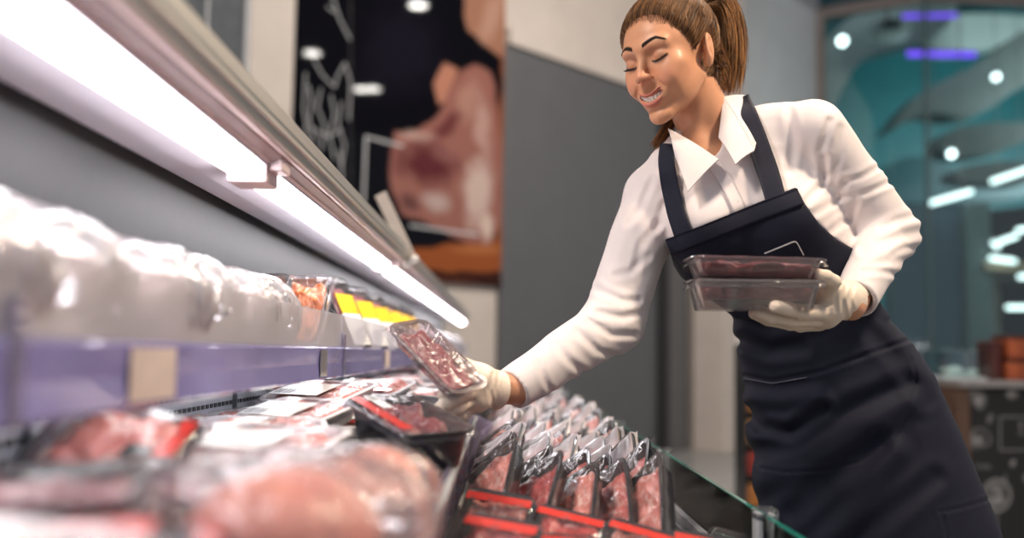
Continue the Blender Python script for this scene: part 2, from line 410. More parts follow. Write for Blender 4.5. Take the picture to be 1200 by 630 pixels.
mesh('print', Vl, Fq, vcol('poster_print', 0.03, var=0.0, spec=.10), poster, smooth=False, col=paint_poster(Vw))

# ---- ceiling spots whose light is mirrored in the glossy poster
def spot(name, loc, r, s, label, col=(1, .95, .88), group=None):
    t = root(name, label, 'ceiling light', tuple(loc), group=group); a = np.linspace(0, 2*math.pi, 25)[:-1]
    ring = lambda rr, z: np.stack([rr*np.cos(a), rr*np.sin(a), np.full(24, z)], 1)
    MB().loft([ring(r*1.0, 0.0), ring(r*1.25, 0.0), ring(r*1.3, 0.05), ring(r*1.1, 0.12)]).build('housing', m_wallcool, t)
    MB().loft([ring(r*0.98, -0.012), ring(r*0.98, -0.004)]).build('lens', emis('spot_lens', col, s), t)
    return t
nW = np.array([math.sin(UA), -math.cos(UA), 0.0]); p0 = wallpoint(500, 0, 0.065)
for k, (px_, py_, zz_) in enumerate(((366, 62, 5.68), (423, 104, 5.68), (437, 104, 5.68), (490, 6, 5.68))):
    r_ = ray(px_, py_); v_ = CAM+r_*((zz_-H)/r_[2]); d_ = (v_-p0)@nW; real = v_-2*d_*nW
    spot('ceiling_spotlight', real, 0.12, 190, 'spotlight above the hall mirrored in the poster, the %s' % ['one over the chalk sketch', 'left of the close pair', 'right of the close pair', 'one at the top edge'][k])

# ---- glass room on the right
c0 = wallpoint(957, 0, 0.0); zb = float(P(957, 24, c0[1])[2])
def at_z(px, py, z):
    r = ray(px, py); return CAM+r*((z-H)/r[2])
c1 = at_z(1083, 2, zb); c2 = at_z(1290, 12, zb)
def seg(mb, A, B, z0, z1, th, bev=0.0):
    A = np.array([A[0], A[1], 0.]); B = np.array([B[0], B[1], 0.]); L = np.linalg.norm(B-A); a = math.degrees(math.atan2(B[1]-A[1], B[0]-A[0]))
    mb.box(0, L, -th/2, th/2, z0, z1, R=Rz(a), o=A, bev=bev)
    return mb
struct(seg(seg(MB(), c0, c1, zb, zb+0.16, 0.12), c1, c2, zb, zb+0.16, 0.12).build('trim_4', m_taupe, smooth=False))
struct(MB().box(c0[0]-0.05, c0[0]+0.09, c0[1]-0.12, c0[1]+0.02, 0, zb+0.16, bev=0.01).build('trim_5', m_taupe, smooth=False))
struct(MB().box(c1[0]-0.02, c1[0]+0.02, c1[1]-0.03, c1[1]+0.03, 0, zb, bev=0.005).build('trim_6', plain('glass_joint', (0.10, 0.16, 0.17), 0.3), smooth=False))
struct(seg(seg(MB(), c0+[0, .1, 0], c1+[0, .1, 0], zb+0.16, TOP+1, 0.2), c1+[0, .1, 0], c2+[0, .1, 0], zb+0.16, TOP+1, 0.2).build('wall_fascia', m_tealdk, smooth=False))
m_gl = clear('shopfront_glass', (0.86, 0.95, 0.95), 0.02)
struct(seg(MB(), c0+[.1, -.05, 0], c1, 0.05, zb, 0.02).build('window_2', m_gl, smooth=False))
struct(seg(MB(), c1, c2, 0.05, zb, 0.02).build('window_3', m_gl, smooth=False))
struct(MB().box(2.0, 13, 18.6, 18.8, 0, 9).build('wall_teal', m_teal, smooth=False))
struct(MB().box(2.0, 13, 13.2, 18.6, 8.3, 8.5).build('ceiling', plain('room_ceiling_white', (0.55, 0.60, 0.58), 0.7), smooth=False))
# hanging wave shapes
def hang(name, mat, poly, Y, th, label, cat='ceiling baffle', group=None, smooth_n=4):
    pts = np.array(poly, float)
    for _ in range(smooth_n):     # Chaikin rounding
        nx = np.roll(pts, -1, 0); pts = np.stack([pts*.75+nx*.25, pts*.25+nx*.75], 1).reshape(-1, 2)
    if len(pts) > 160: pts = pts[::max(1, len(pts)//160)]
    W3 = np.array([P(a, b, Y) for a, b in pts]); o = MB().prism([(p[0], p[2]) for p in W3], 1, Y, Y+th).build(name, mat, smooth=False)
    if label: tag(o, label, cat, group)
    return o
m_wave = plain('grey_wave_panel', (0.16, 0.18, 0.175), 0.5, var=0.15, nscale=1.2)
m_wlight = plain('pale_wave_panel', (0.46, 0.52, 0.50), 0.6)
hang('wave_panel', m_wlight, [(962, 20), (1130, -14), (1110, 40), (1050, 55), (1015, 64), (992, 92), (978, 128), (958, 150)], 16.5, 0.5, 'pale curved ceiling panel at the left of the glass room')
hang('wave_panel', m_wave, [(1036, 160), (1072, 112), (1110, 92), (1150, 74), (1215, 20), (1225, 90), (1188, 106), (1155, 132), (1122, 138), (1088, 130), (1060, 142)], 15.6, 0.6, 'long grey wave shaped ceiling panel, uppermost of the dark ones')
hang('wave_panel', m_wave, [(1092, 172), (1118, 146), (1215, 141), (1220, 158), (1165, 181), (1120, 184)], 15.0, 0.5, 'grey leaf shaped ceiling panel below the long wave panel')
hang('wave_panel', m_wave, [(1112, 208), (1128, 192), (1215, 186), (1222, 214), (1150, 216)], 14.6, 0.5, 'lowest grey curved ceiling panel above the white light bars')
hang('wave_panel', m_tealdk, [(1010, 215), (1060, 180), (1100, 186), (1150, 214), (1215, 206), (1215, 236), (1010, 240)], 17.0, 0.4, 'dark teal curved panel low on the room wall')
hang('wave_panel', m_wlight, [(1082, 14), (1230, 18), (1230, 34), (1150, 60), (1082, 62)], 17.2, 0.4, 'pale grey ceiling band at the top of the second glass bay')
# projector under the ceiling
pj = P(1040, 37, 15.2); t = root('ceiling_projector', 'white box projector hanging under the pale ceiling panel', 'projector', tuple(pj))
MB().box(-.26, .26, -.25, .25, -.14, .12, bev=0.05).build('body', m_wlight, t); MB().box(-.16, .10, -.27, -.24, -.02, .10, bev=.01).build('lens_window', m_black, t)
MB().tube([(0, 0, .1), (0, 0, .6)], .03).build('mount_pole', m_taupe, t)
for (a, b, Y, r, l) in ((987, 48, 16.0, .16, 'round white ceiling spot at the left end of the glass room'), (1167, 90, 15.2, .12, 'round white spot on the long grey wave panel'), (1115, 180, 14.6, .12, 'round white spot beside the grey leaf shaped panel')):
    spot('ceiling_spotlight', P(a, b, Y), r*0.48, 6, l, (.9, 1, 1)).rotation_euler = (math.radians(-60), 0, 0)
m_pur = emis('violet_light', (0.22, 0.08, 1.0), 1.5); m_bar = emis('white_light_bar', (0.85, 1, 0.97), 3.0)
def bar(a, b, Y, th, m, label):
    A = P(*a, Y); B = P(*b, Y); t = root('light_bar', label, 'light', tuple(A)); B = B-A
    MB().tube([(0, 0, 0), B], th, 10).build('diffuser', m, t); MB().tube([(0, .03, th), B+[0, .03, th]], th*.7, 8).build('housing', m_taupe, t)
    rd = MB()
    for q in (B*.2, B*.8): rd.tube([q+[0, .03, th], q+([0, .03, 8.295-A[2]] if a[1] < 245 else [0, 14.62-Y, 0])], .006, 6)
    rd.build('rod', m_taupe, t)
bar((1058, 19), (1122, 18), 15.5, .03, m_pur, 'violet light bar at the top beam of the glass room')
bar((1064, 63), (1143, 64), 15.3, .045, m_pur, 'violet light bar below the projector')
bar((1087, 239), (1139, 224), 13.6, .034, m_bar, 'white light bar, left of the two over the blue-grey panel')
bar((1162, 213), (1206, 198), 13.6, .034, m_bar, 'white light bar at the right edge over the dark recess')
# lower part of the room
m_bg = plain('blue_grey_panel', (0.085, 0.125, 0.165), 0.5, var=0.06, nscale=2); m_bg2 = plain('grey_green_column', (0.17, 0.22, 0.225), 0.5, var=.06, nscale=2)
def fbox(name, mat, x0, y0, x1, y1, Y, th, label, cat, parent=None, bev=0.01):
    A = P(x0, y1, Y); B = P(x1, y0, Y); o = MB().box(A[0], B[0], Y, Y+th, A[2], B[2], bev=bev).build(name, mat, parent, smooth=False)
    if label: tag(o, label, cat)
    return o
def toground(o):  # extend a panel down to the floor
    for v in o.data.vertices:
        if v.co.z < 1.3: v.co.z = 0.0
    return o
toground(fbox('wall_panel', m_bg, 1040, 242, 1137, 420, 13.9, .1, 'blue-grey wall panel under the left white light bar', 'panel'))
toground(fbox('column', m_bg2, 1136, 236, 1160, 425, 13.7, .4, 'grey-green column beside the blue-grey wall panel', 'column'))
toground(fbox('wall_panel', plain('grey_beige', (.30, .28, .25), .5), 1158, 316, 1260, 430, 14.2, .1, 'grey-beige wall below the wooden shelf at right', 'panel'))
toground(fbox('dark_cabinet', m_black, 1181, 333, 1260, 430, 14.0, .15, 'dark cabinet against the grey-beige wall at right', 'cabinet'))
hang('recess_panel', m_black, [(1158, 246), (1260, 236), (1260, 312), (1158, 312)], 14.6, .1, 'black recess above the wooden shelf at right', 'panel', smooth_n=0)
fbox('wall_shelf', plain('pale_wood', (.52, .40, .28), .4), 1155, 308, 1260, 316, 13.6, .4, 'pale wooden shelf across the dark recess', 'shelf')
for i, (a, b, c, d) in enumerate(((1163, 283, 1170, 291), (1170, 284, 1192, 276), (1192, 270, 1205, 268), (1160, 302, 1190, 306), (1180, 360, 1206, 360), (1194, 324, 1206, 324))):
    bar((a, b), (c, d), 13.5, .03, m_bar, ['short cool lamp at the left end of the dark recess', 'slanted cool lamp in the middle of the dark recess', 'cool lamp high at the right edge of the recess', 'flat cool lamp just above the wooden shelf', 'small cool lamp in front of the dark cabinet', 'small cool lamp just under the wooden shelf'][i])
# ---- counter with chalk drawings
def paint_chalk(V):
    q = pix(V); c = np.tile([.010, .010, .011], (len(V), 1)); n = vnoise(V, 30, 5)
    def put(m, col=(.42, .42, .43)):
        nonlocal c
        m = np.clip(m, 0, 1)[:, None]; c = c*(1-m)+np.array(col)*m
    def blob(cx, cy, rx, ry, a=0, s=.6, ring=False):
        ca, sa = math.cos(math.radians(a)), math.sin(math.radians(a)); dx, dy = q[:, 0]-cx, q[:, 1]-cy
        r = np.hypot((dx*ca+dy*sa)/rx, (-dx*sa+dy*ca)/ry)
        put(s*(np.clip(2.5*(1-r), 0, 1)*(0.55+0.6*n) if not ring else np.clip(1-abs(r-1)*6, 0, 1)))
    blob(1144, 464, 13, 11); blob(1150, 472, 7, 10, 30, .8); blob(1187, 462, 9, 7, 0, .7); blob(1160, 490, 4, 8, 25, .6); blob(1144, 515, 11, 13, 10, .6); blob(1150, 512, 12, 9, 40, .4, True)
    blob(1150, 546, 13, 4, 3, .5); blob(1187, 543, 4, 6, 20, .6); blob(1178, 560, 2, 7, 0, .35); blob(1168, 580, 15, 17, 0, .55); blob(1168, 580, 16, 18, 0, .6, True)
    put(.5*(1-line2(q, [(1168, 598), (1169, 616)])/1.2)); put(.6*(1-line2(q, [(1210, 488), (1172, 488), (1172, 527), (1210, 527)])/1.2))
    blob(1197, 498, 3, 5, 0, .8); blob(1196, 507, 4, 3, 0, .8); blob(1206, 560, 9, 7, 0, .5); blob(1215, 590, 10, 12, 0, .5)
    return np.clip(c, 0, 1)
CY = 5.0; A = P(1122, 445, CY); xr = A[0]; xe = 3.6; zt = float(A[2])
ct = root('counter', 'black service counter with white chalk food drawings', 'counter', (0, 0, 0))
MB().box(xr+.06, xe, CY+.02, CY+.9, .14, zt-.03).build('body', m_black, ct, smooth=False)
MB().box(xr, xe, CY-.03, CY+.93, zt-.035, zt, bev=.006).build('worktop', plain('worktop_grey', (.25, .24, .24), .3), ct, smooth=False)
MB().box(xr, xr+.06, CY, CY+.9, .14, zt-.035, bev=.004).build('side_panel', plain('walnut_edge', (.10, .055, .035), .4), ct, smooth=False)
MB().box(xr+.03, xe, CY+.06, CY+.88, 0, .14).build('plinth', plain('plinth_grey', (.16, .16, .16), .4), ct, smooth=False)
nx_, nz_ = 260, 150; gx, gz = np.meshgrid(np.linspace(xr+.065, xe, nx_), np.linspace(.15, zt-.04, nz_), indexing='ij')
Vc = np.stack([gx.ravel(), np.full(gx.size, CY+.015), gz.ravel()], 1)
mesh('chalk_front', Vc, [(i*nz_+j, (i+1)*nz_+j, (i+1)*nz_+j+1, i*nz_+j+1) for i in range(nx_-1) for j in range(nz_-1)], vcol('chalkboard', .6, var=0), ct, smooth=False, col=paint_chalk(Vc))
# things on the counter: brown gift tins and an acrylic food cover
m_or = plain('amber_brown_pack', (.36, .085, .03), .35, var=.5, nscale=9)
def boxthing(name, lab, cat, cx, cy, z, w, d, h, mat, lidm):
    t = root(name, lab, cat, (cx, cy, z)); MB().box(-w/2, w/2, -d/2, d/2, 0, h*.86, bev=.012).build('body', mat, t, smooth=False)
    MB().box(-w/2-.004, w/2+.004, -d/2-.004, d/2+.004, h*.86, h, bev=.01).build('lid', lidm, t, smooth=False); return t
A1 = P(1172, 440, CY+.2); m_dkb = plain('dark_brown_lid', (.08, .02, .015), .3)
boxthing('gift_box', 'brown box at the bottom of the stack on the chalk counter', 'box', A1[0]+.10, CY+.2, zt, .22, .2, .11, m_or, m_dkb)
boxthing('gift_box', 'brown box on top of the stack on the chalk counter', 'box', A1[0]+.105, CY+.2, zt+.11, .21, .19, .12, m_or, m_dkb)
boxthing('gift_box', 'dark box leaning left of the brown stack on the counter', 'box', A1[0]-.045, CY+.22, zt, .05, .18, .20, m_dkb, m_dkb)
fc = root('food_cover', 'clear acrylic food cover on the left end of the chalk counter', 'display cover', (P(1145, 440, CY+.3)[0]-.06, CY+.35, zt))
MB().box(-.14, .085, -.13, .13, 0.008, .155, bev=.01).build('cover', clear('acrylic_cover', (.8, .93, .95), .10), fc, smooth=False)
MB().box(-.15, .095, -.14, .14, 0.0, .012, bev=.004).build('base', plain('white_board', (.6, .68, .7), .3), fc, smooth=False)
lump = lambda seed: [Vector(p) for p in []]
for k, (dx, dy, s_, c_) in enumerate(((-.09, -.02, .042, 0), (-.02, .03, .05, 1), (.045, -.03, .038, 0))):
    a = fc.location
    V_, Q_ = sdf_mesh(lambda p: ell(p, (0, 0, s_*.45), (s_, s_*.8, s_*.6))+.006*vnoise(p, 40, k), (-.09, -.09, -.03), (.09, .09, .09), .005)
    tag(mesh('bread_roll', V_, Q_, plain('pale_dough', (.62, .66, .62), .6)), ['pale roll under the acrylic cover, leftmost', 'pale roll under the acrylic cover, in the middle', 'pale roll under the acrylic cover, rightmost'][k], 'food').location = (a.x+dx, a.y+dy, zt+.012)
# ---- tall rack of amber packs seen between the black recess and the apron
rk = root('goods_rack', 'narrow black rack of amber packets beside the pillar', 'rack', tuple(P(880, 600, 6.6)*[1, 1, 0]))
MB().box(-.10, .22, 0, .02, 0, 1.12).box(-.10, -.085, -.25, .02, 0, 1.12).box(.205, .22, -.25, .02, 0, 1.12).build('frame', m_black, rk, smooth=False)
for k in range(5): MB().box(-.085, .205, -.24, 0, .08+.2*k, .092+.2*k).build('shelf', m_black, rk, smooth=False)
rl = rk.location
for k in range(5):
    for j in range(3):
        t = MB().box(-.042, .042, -.035, .035, 0, .15, bev=.014).build('snack_pack', plain('amber_pack%d' % ((k+j) % 3), [(.42, .16, .04), (.30, .03, .02), (.5, .24, .08)][(k+j) % 3], .35, var=.3))
        t.location = (rl.x-.035+.095*j, rl.y-.18, .093+.2*k)
        tag(t, '%s packet on the narrow rack by the pillar, %s shelf' % (['left', 'middle', 'right'][j], ['lowest', 'second lowest', 'middle', 'second highest', 'top'][k]), 'packet', 'packets on the narrow rack')

# ================================================================== THE REFRIGERATED CASE
m_alu = plain('brushed_aluminium', (0.66, 0.64, 0.60), 0.32, 0.85, var=.08, nscale=3, stretch=(60, 1, 60))
m_pinkm = plain('rosy_painted_metal', (0.78, 0.62, 0.62), 0.35, 0.15, var=.05)
m_brown = plain('shadow_gap_metal', (0.20, 0.13, 0.13), 0.4, 0.3)
m_lav = plain('pale_lavender_metal', (0.80, 0.76, 0.84), 0.32, 0.2, var=.04)
m_back = plain('case_back_dark_grey', (0.024, 0.024, 0.025), 0.55, var=.08, nscale=40)
m_steel = plain('grey_steel', (0.18, 0.19, 0.20), 0.35, 0.6)
m_rail = plain('violet_price_rail', (0.23, 0.22, 0.50), 0.22, 0.0, var=.18, nscale=5, coat=.5, stretch=(1, .6, 1))
m_clear = clear('clear_acrylic', (.97, .97, .98), .05, .04, body=.05)
m_riser = clear('milky_riser', (.96, .96, .98), .02, .12, fres=.25, body=.30, bodycol=(.88, .87, .93))
m_glassg = clear('front_glass', (.90, .96, .94), .03, .02)
m_edge = plain('glass_edge_green', (.02, .22, .17), .15, coat=.5)
Y0, Y1 = -0.35, 8.25
case = root('refrigerated_display_case', 'long refrigerated meat case with lit canopy and low glass front', 'display case')
XL = -0.30
def zr(ratio, X): return H+ratio*abs(X)
# canopy outer shell
prof = [(-.30, zr(.86, .30)), (-.292, zr(.90, .292)), (-.286, zr(1.0, .286)), (-.292, zr(1.06, .292)), (-.315, zr(1.10, .30)), (-.60, H+.36), (-.60, H+.30), (-.33, H+.285)]
MB().prism(prof, 1, Y0, Y1).build('canopy_shell', m_alu, case, smooth=False)
MB().prism([(-.296, zr(.93, .296)), (-.284, zr(.965, .284)), (-.288, zr(.985, .288)), (-.296, zr(.97, .296))], 1, Y0, Y1).build('canopy_bead', m_alu, case, smooth=False)
MB().prism([(-.302, zr(.86, .30)), (-.296, zr(.862, .30)), (-.291, zr(.95, .291)), (-.30, zr(.96, .291))], 1, Y0, Y1).build('canopy_lip', m_pinkm, case, smooth=False)
MB().prism([(-.302, zr(.855, .30)), (-.318, zr(.79, .318)), (-.322, zr(.79, .318)+.04), (-.306, zr(.855, .30)+.03)], 1, Y0, Y1).build('canopy_gap', m_brown, case, smooth=False)
MB().prism([(-.317, zr(.795, .318)), (-.326, zr(.752, .326)), (-.33, zr(.752, .326)+.05), (-.32, zr(.79, .318)+.05)], 1, Y0, Y1).build('lamp_reflector', m_pinkm, case, smooth=False)
MB().prism([(-.384, zr(.635, .384)), (-.42, zr(.570, .42)), (-.452, zr(.527, .452)), (-.458, zr(.527, .452)), (-.497, zr(.520, .497)), (-.497, H+.285), (-.384, H+.285)], 1, Y0, Y1).build('canopy_underside', m_lav, case, smooth=False)
# lamps: one every 1.5 m, with end brackets
m_lamp = emis('lamp_white', (1.0, 0.96, 1.0), 17.0)
yj = 1.36-1.5
while yj < Y1-0.2:
    y0_ = max(yj+.035, Y0+.02); y1_ = min(yj+1.465, Y1-.02); cz = zr(.70, .349)-.012
    a = np.radians(np.linspace(180, 360, 11)); pr = [(-.350+.0225*math.cos(t_), cz+.010+.018*math.sin(t_)) for t_ in a]
    MB().prism(pr, 1, y0_, y1_).build('lamp_tube', m_lamp, case)
    MB().box(-.379, -.322, y0_, y1_, cz+.012, cz+.03).build('lamp_tray', m_lav, case, smooth=False)
    MB().box(-.376, -.322, y1_, y1_+.07, cz-.010, cz+.03, bev=.004).box(-.322, -.303, y1_+.01, y1_+.06, cz+.008, cz+.03, bev=.003).build('lamp_bracket', m_pinkm, case, smooth=False)
    yj += 1.5
# back wall, shelf, rail
MB().box(-.52, -.50, Y0, Y1, H-.2, H+.30).build('back_panel', m_back, case, smooth=False)
MB().box(-.50, -.305, Y0, Y1, H-.022, H-.008, bev=.003).build('shelf_plate', m_steel, case, smooth=False)
MB().box(-.345, -.322, Y0+.05, Y1-.05, H-.030, H-.0225, bev=.002).build('under_shelf_fill', emis('under_shelf_white', (1, .97, 1), 7.0), case, smooth=False)  # glowing strip hidden behind the rail, added to brighten the rear deck
RT, RB = H+.004, H-.051
ys = [Y0, .61, 1.86, 3.1, 4.35, 5.6, 6.85, Y1]
for i in range(len(ys)-1):
    MB().prism([(-.300, RB), (-.2965, RB+.003), (-.299, RB+.027), (-.2965, RT-.003), (-.300, RT), (-.308, RT), (-.308, RB)], 1, ys[i]+.004, ys[i+1]-.004).build('price_rail', m_rail, case, smooth=False)
    MB().box(-.3045, -.3005, ys[i]+.002, ys[i+1]-.002, RT, H+.064, bev=.0015).build('shelf_riser', m_riser, case, smooth=False)
    MB().box(-.307, -.2945, ys[i]-.01, ys[i]+.01, RB, H+.03, bev=.002).build('rail_clip', clear('clip_plastic', (.85, .86, .95), .12, body=.35, bodycol=(.55, .52, .75)), case, smooth=False)
m_tick = plain('cream_ticket', (.58, .50, .46), .5)
for k, (a, b) in enumerate(((.795, .905), (1.62, 1.68), (2.5, 2.6), (3.6, 3.7))):
    tk = root('price_ticket', ['cream price ticket on the violet shelf rail, nearest the camera', 'small cream price ticket on the rail near the yellow labelled packs', 'price ticket on the violet rail behind the hand', 'farthest price ticket on the violet rail'][k], 'price ticket', (-.2962, a, RB+.006))
    MB().box(0, .0012, 0, b-a, 0, .044).build('card', m_tick if k != 1 else clear('film_ticket', (.9, .9, .95), .1, body=.3), tk, smooth=False)
# perforated panel under the shelf
MB().box(-.475, -.465, Y0, Y1, H-.20, H-.022).build('air_panel', plain('light_perforated_steel', (.55, .58, .62), .35, .3), case, smooth=False)
sl = MB()
for i in range(150):
    for j in range(5):
        y = .35+i*.0225+(.011 if j % 2 else 0); sl.box(-.4655, -.4635, y, y+.0135, H-.150+j*.018, H-.1435+j*.018)
so = sl.build('air_slots', m_black, case, smooth=False); so['kind'] = 'stuff'
for k in range(8): MB().box(-.466, -.458, .98+k*.75, .986+k*.75, H-.20, H-.022).build('panel_joint', m_steel, case, smooth=False)
# decks
MB().prism([(-.475, H-.140), (-.075, H-.146), (-.075, H-.16), (-.475, H-.155)], 1, Y0, Y1).build('rear_deck', m_steel, case, smooth=False)
MB().prism([(-.08, H-.288), (.335, H-.353), (.335, H-.368), (-.08, H-.303)], 1, Y0, Y1).build('front_deck', m_steel, case, smooth=False)
MB().prism([(-.60, .08), (.40, .08), (.43, H-.36), (.352, H-.36), (.352, H-.40), (-.52, H-.40), (-.52, H+.30), (-.60, H+.30)], 1, Y0, Y1).build('body', plain('case_body_grey', (.10, .10, .11), .4), case, smooth=False)
MB().box(-.55, .36, Y0, Y1, 0, .08).build('plinth', m_black, case, smooth=False)
m_post = plain('satin_post', (.62, .64, .66), .25, .1, coat=.4)
# front glass with top edge, rail, posts
gz0, gz1 = H-.36, H-.212
gy = [Y0, .52, 1.34, 2.17, 3.0, 3.83, 4.66, 5.5, 6.4, 7.3, Y1]
for i in range(len(gy)-1):
    g = MB().box(.3475, .3535, gy[i]+.012, gy[i+1]-.012, gz0, gz1).build('glass_panel', m_glassg, case, smooth=False)
    MB().box(.3473, .3537, gy[i]+.012, gy[i+1]-.012, gz1, gz1+.0022).build('glass_edge', m_edge, g, smooth=False)
for y in gy[1:-1]:
    p = MB().box(.336, .345, y-.014, y+.014, gz0-.01, gz1+.006, bev=.003).box(.356, .363, y-.014, y+.014, gz0-.01, gz1+.004, bev=.003).build('glass_post', m_post, case, smooth=False)
    MB().box(.334, .366, y-.016, y+.016, gz1-.004, gz1+.012, bev=.006).build('post_cap', m_clear, p, smooth=False)
MB().prism([(.338, H-.30), (.3465, H-.296), (.3465, H-.325), (.338, H-.325)], 1, Y0, Y1).build('glass_rail', m_post, case, smooth=False)
# wire fence in front of the glass
wf = MB()
for i in range(300):
    y = .75+i*.010; wf.box(.3285, .3302, y, y+.0017, H-.375, H-.318)
fo = root('wire_fence', 'white wire fence along the foot of the front glass', 'wire fence')
w1 = wf.build('wires', plain('white_wire', (.6, .6, .62), .3), fo, smooth=False); w1['kind'] = 'stuff'
MB().tube([(.3293, .74, H-.317), (.3293, 3.76, H-.317)], .0022, 8).tube([(.3293, .74, H-.35), (.3293, 3.76, H-.35)], .0015, 8).build('rail', plain('white_wire_rail', (.62, .62, .64), .3), fo)
# clear divider between the two decks
dv = root('deck_divider', 'clear acrylic divider with a metal edge between the two decks', 'divider')
m_dv = clear('lilac_acrylic', (.86, .82, .95), .06, .06, fres=.5, crumple=.15, cscale=12, body=.26, bodycol=(.66, .60, .82))
MB().prism([(-.066, H-.140), (-.062, H-.140), (-.084, H-.335), (-.088, H-.335)], 1, .30, 2.25).build('plate', m_dv, dv, smooth=False)
MB().prism([(-.0605, H-.142), (-.0545, H-.146), (-.0595, H-.168), (-.0655, H-.164)], 1, .30, 2.24).build('metal_edge', m_post, dv, smooth=False)
MB().prism([(-.058, H-.140), (-.022, H-.158), (-.026, H-.335), (-.084, H-.335)], 1, 2.245, 2.25).build('end_plate', m_dv, dv, smooth=False)
# slanted card standing on the canopy
A = P(462, 262, 2.95)
cd = root('sign_card', 'white slanted card standing on the canopy before the poster', 'sign', (float(A[0]), 2.95, float(A[2])))
R_ = Ry(-26)
MB().box(-.018, .018, -.003, .003, -.125, .10, R=R_, bev=.001).build('card', plain('white_card', (.50, .45, .42), .4), cd, smooth=False)
MB().box(-.024, .024, -.012, .012, -.135, -.115, R=R_, bev=.002).build('holder', m_alu, cd, smooth=False)

# ================================================================== MEAT PACKS
m_trayblk = plain('black_tray_plastic', (.035, .034, .038), .25, coat=.4)
m_traywht = plain('white_foam_tray', (.74, .72, .72), .45)
m_trayclr = clear('clear_tray_plastic', (.90, .88, .90), .14, .10, body=.14, bodycol=(.62, .58, .60))
m_film = clear('cling_film', (.99, .98, .99), .015, .10, fres=.55, crumple=.35, cscale=34, body=.04, bodycol=(.9, .85, .88))
m_filmpink = clear('clear_wrap_film', (.99, .97, .97), .03, .08, fres=.6, crumple=.7, cscale=22, body=.10, bodycol=(.9, .8, .8))
m_filmbag = clear('loose_wrap_film', (.98, .97, .99), .10, .09, crumple=.8, cscale=26, body=.34, bodycol=(.90, .88, .92))
m_red = flesh('raw_beef', (.20, .012, .014), (.42, .045, .04), (.66, .30, .26), 40, .57)
m_dkmeat = flesh('dark_raw_meat', (.10, .012, .016), (.23, .035, .045), (.36, .13, .14), 30, .58)
m_pinkmeat = flesh('pink_marbled_pork', (.50, .11, .09), (.70, .24, .19), (.86, .58, .50), 32, .52)
m_chick = flesh('raw_poultry', (.68, .21, .16), (.84, .34, .26), (.90, .58, .48), 14, .60, .25, .5)
m_salmon = flesh('orange_meat', (.68, .12, .03), (.82, .25, .08), (.90, .50, .30), 60, .50)
m_lred = plain('red_label', (.60, .035, .022), .35, var=.05, coat=.3)
m_lwht = plain('white_label', (.82, .82, .80), .4, var=.02)
m_lblk = plain('black_label', (.02, .02, .022), .3, coat=.3)
m_lyel = plain('yellow_label', (.86, .50, .015), .35, var=.03, coat=.3)
m_lgrey = plain('print_grey', (.25, .25, .26), .4)

def tray(L, Wd, Hh, fl, mat, parent, name='tray', t=.0015, rim=.006, r=.02):
    lp = [rrect(L-2*fl, Wd-2*fl, r*.7, 0), rrect(L-2*fl+.004, Wd-2*fl+.004, r*.8, .002), rrect(L-.004, Wd-.004, r, Hh-.003), rrect(L+rim*2, Wd+rim*2, r+rim, Hh-.003),
          rrect(L+rim*2, Wd+rim*2, r+rim, Hh), rrect(L-.003, Wd-.003, r, Hh), rrect(L-2*fl-.001, Wd-2*fl-.001, r*.7, t+.001)]
    # pressed ribs in the wall
    return MB().loft(lp).build(name, mat, parent, angle=35)
def meat(L, Wd, z0, hgt, mat, parent, seed, lumps=3, name='meat', gx=44, gy=32, amp=.28, ridge=0):
    x = np.linspace(-1, 1, gx); y = np.linspace(-1, 1, gy); X, Y = np.meshgrid(x, y, indexing='ij')
    ed = np.clip(1-np.maximum(abs(X), abs(Y))**6, 0, 1)**.35
    rr = np.clip(1-(abs(X)**8+abs(Y)**10), 0, 1)**.25
    q = np.stack([X*1.5, Y*1.2, X*0+seed*3.7], -1); h = rr*(1-amp)+rr*amp*vnoise(q, 1.6*lumps/2, seed)+.10*rr*vnoise(q, 7, seed+5)
    if ridge: h = h+rr*.28*np.abs(np.sin(X*ridge+.8*vnoise(q, 1.5, seed+2)))
    tp = .012*np.clip(1-h/.9, 0, 1); V = np.stack([X*(L/2-tp)*(.97+.03*ed), Y*(Wd/2-tp)*(.97+.03*ed), z0+hgt*np.clip(h, 0, 2)], -1).reshape(-1, 3)
    Fc = [(i*gy+j, (i+1)*gy+j, (i+1)*gy+j+1, i*gy+j+1) for i in range(gx-1) for j in range(gy-1)]
    n = len(V); bd = [i*gy for i in range(gx)]+[(gx-1)*gy+j for j in range(1, gy)]+[i*gy+gy-1 for i in range(gx-2, -1, -1)]+[j for j in range(gy-2, 0, -1)]
    Vb = V[bd].copy(); Vb[:, 2] = z0-.001; V = np.concatenate([V, Vb]); m = len(bd)
    Fc += [(bd[k], n+k, n+(k+1) % m, bd[(k+1) % m]) for k in range(m)] + [tuple(range(n, n+m))]
    return MB().add(V, Fc).build(name, mat, parent, angle=80)
def film(L, Wd, z, dome, mat, parent, seed=0, name='film', g=30, wr=.0016, skirt=.012):
    x = np.linspace(-1, 1, g); X, Y = np.meshgrid(x, x, indexing='ij'); e = np.maximum(abs(X), abs(Y))
    q = np.stack([X*3, Y*3, X*0+seed], -1)
    Z = z+dome*np.clip(1-e**3, 0, 1)+wr*vnoise(q, 2.2, seed)*(1-e**6)+wr*.8*np.sin(14*np.arctan2(Y, X)+3*seed)*e**3-skirt*np.clip((e-.93)/.07, 0, 1)
    V = np.stack([X*L/2, Y*Wd/2, Z], -1).reshape(-1, 3)
    return mesh(name, V, [(i*g+j, (i+1)*g+j, (i+1)*g+j+1, i*g+j+1) for i in range(g-1) for j in range(g-1)], mat, parent)
def lab(name, x0, x1, y0, y1, z, mat, parent, th=.0006):
    return MB().box(x0, x1, y0, y1, z, z+th).build(name, mat, parent, smooth=False)
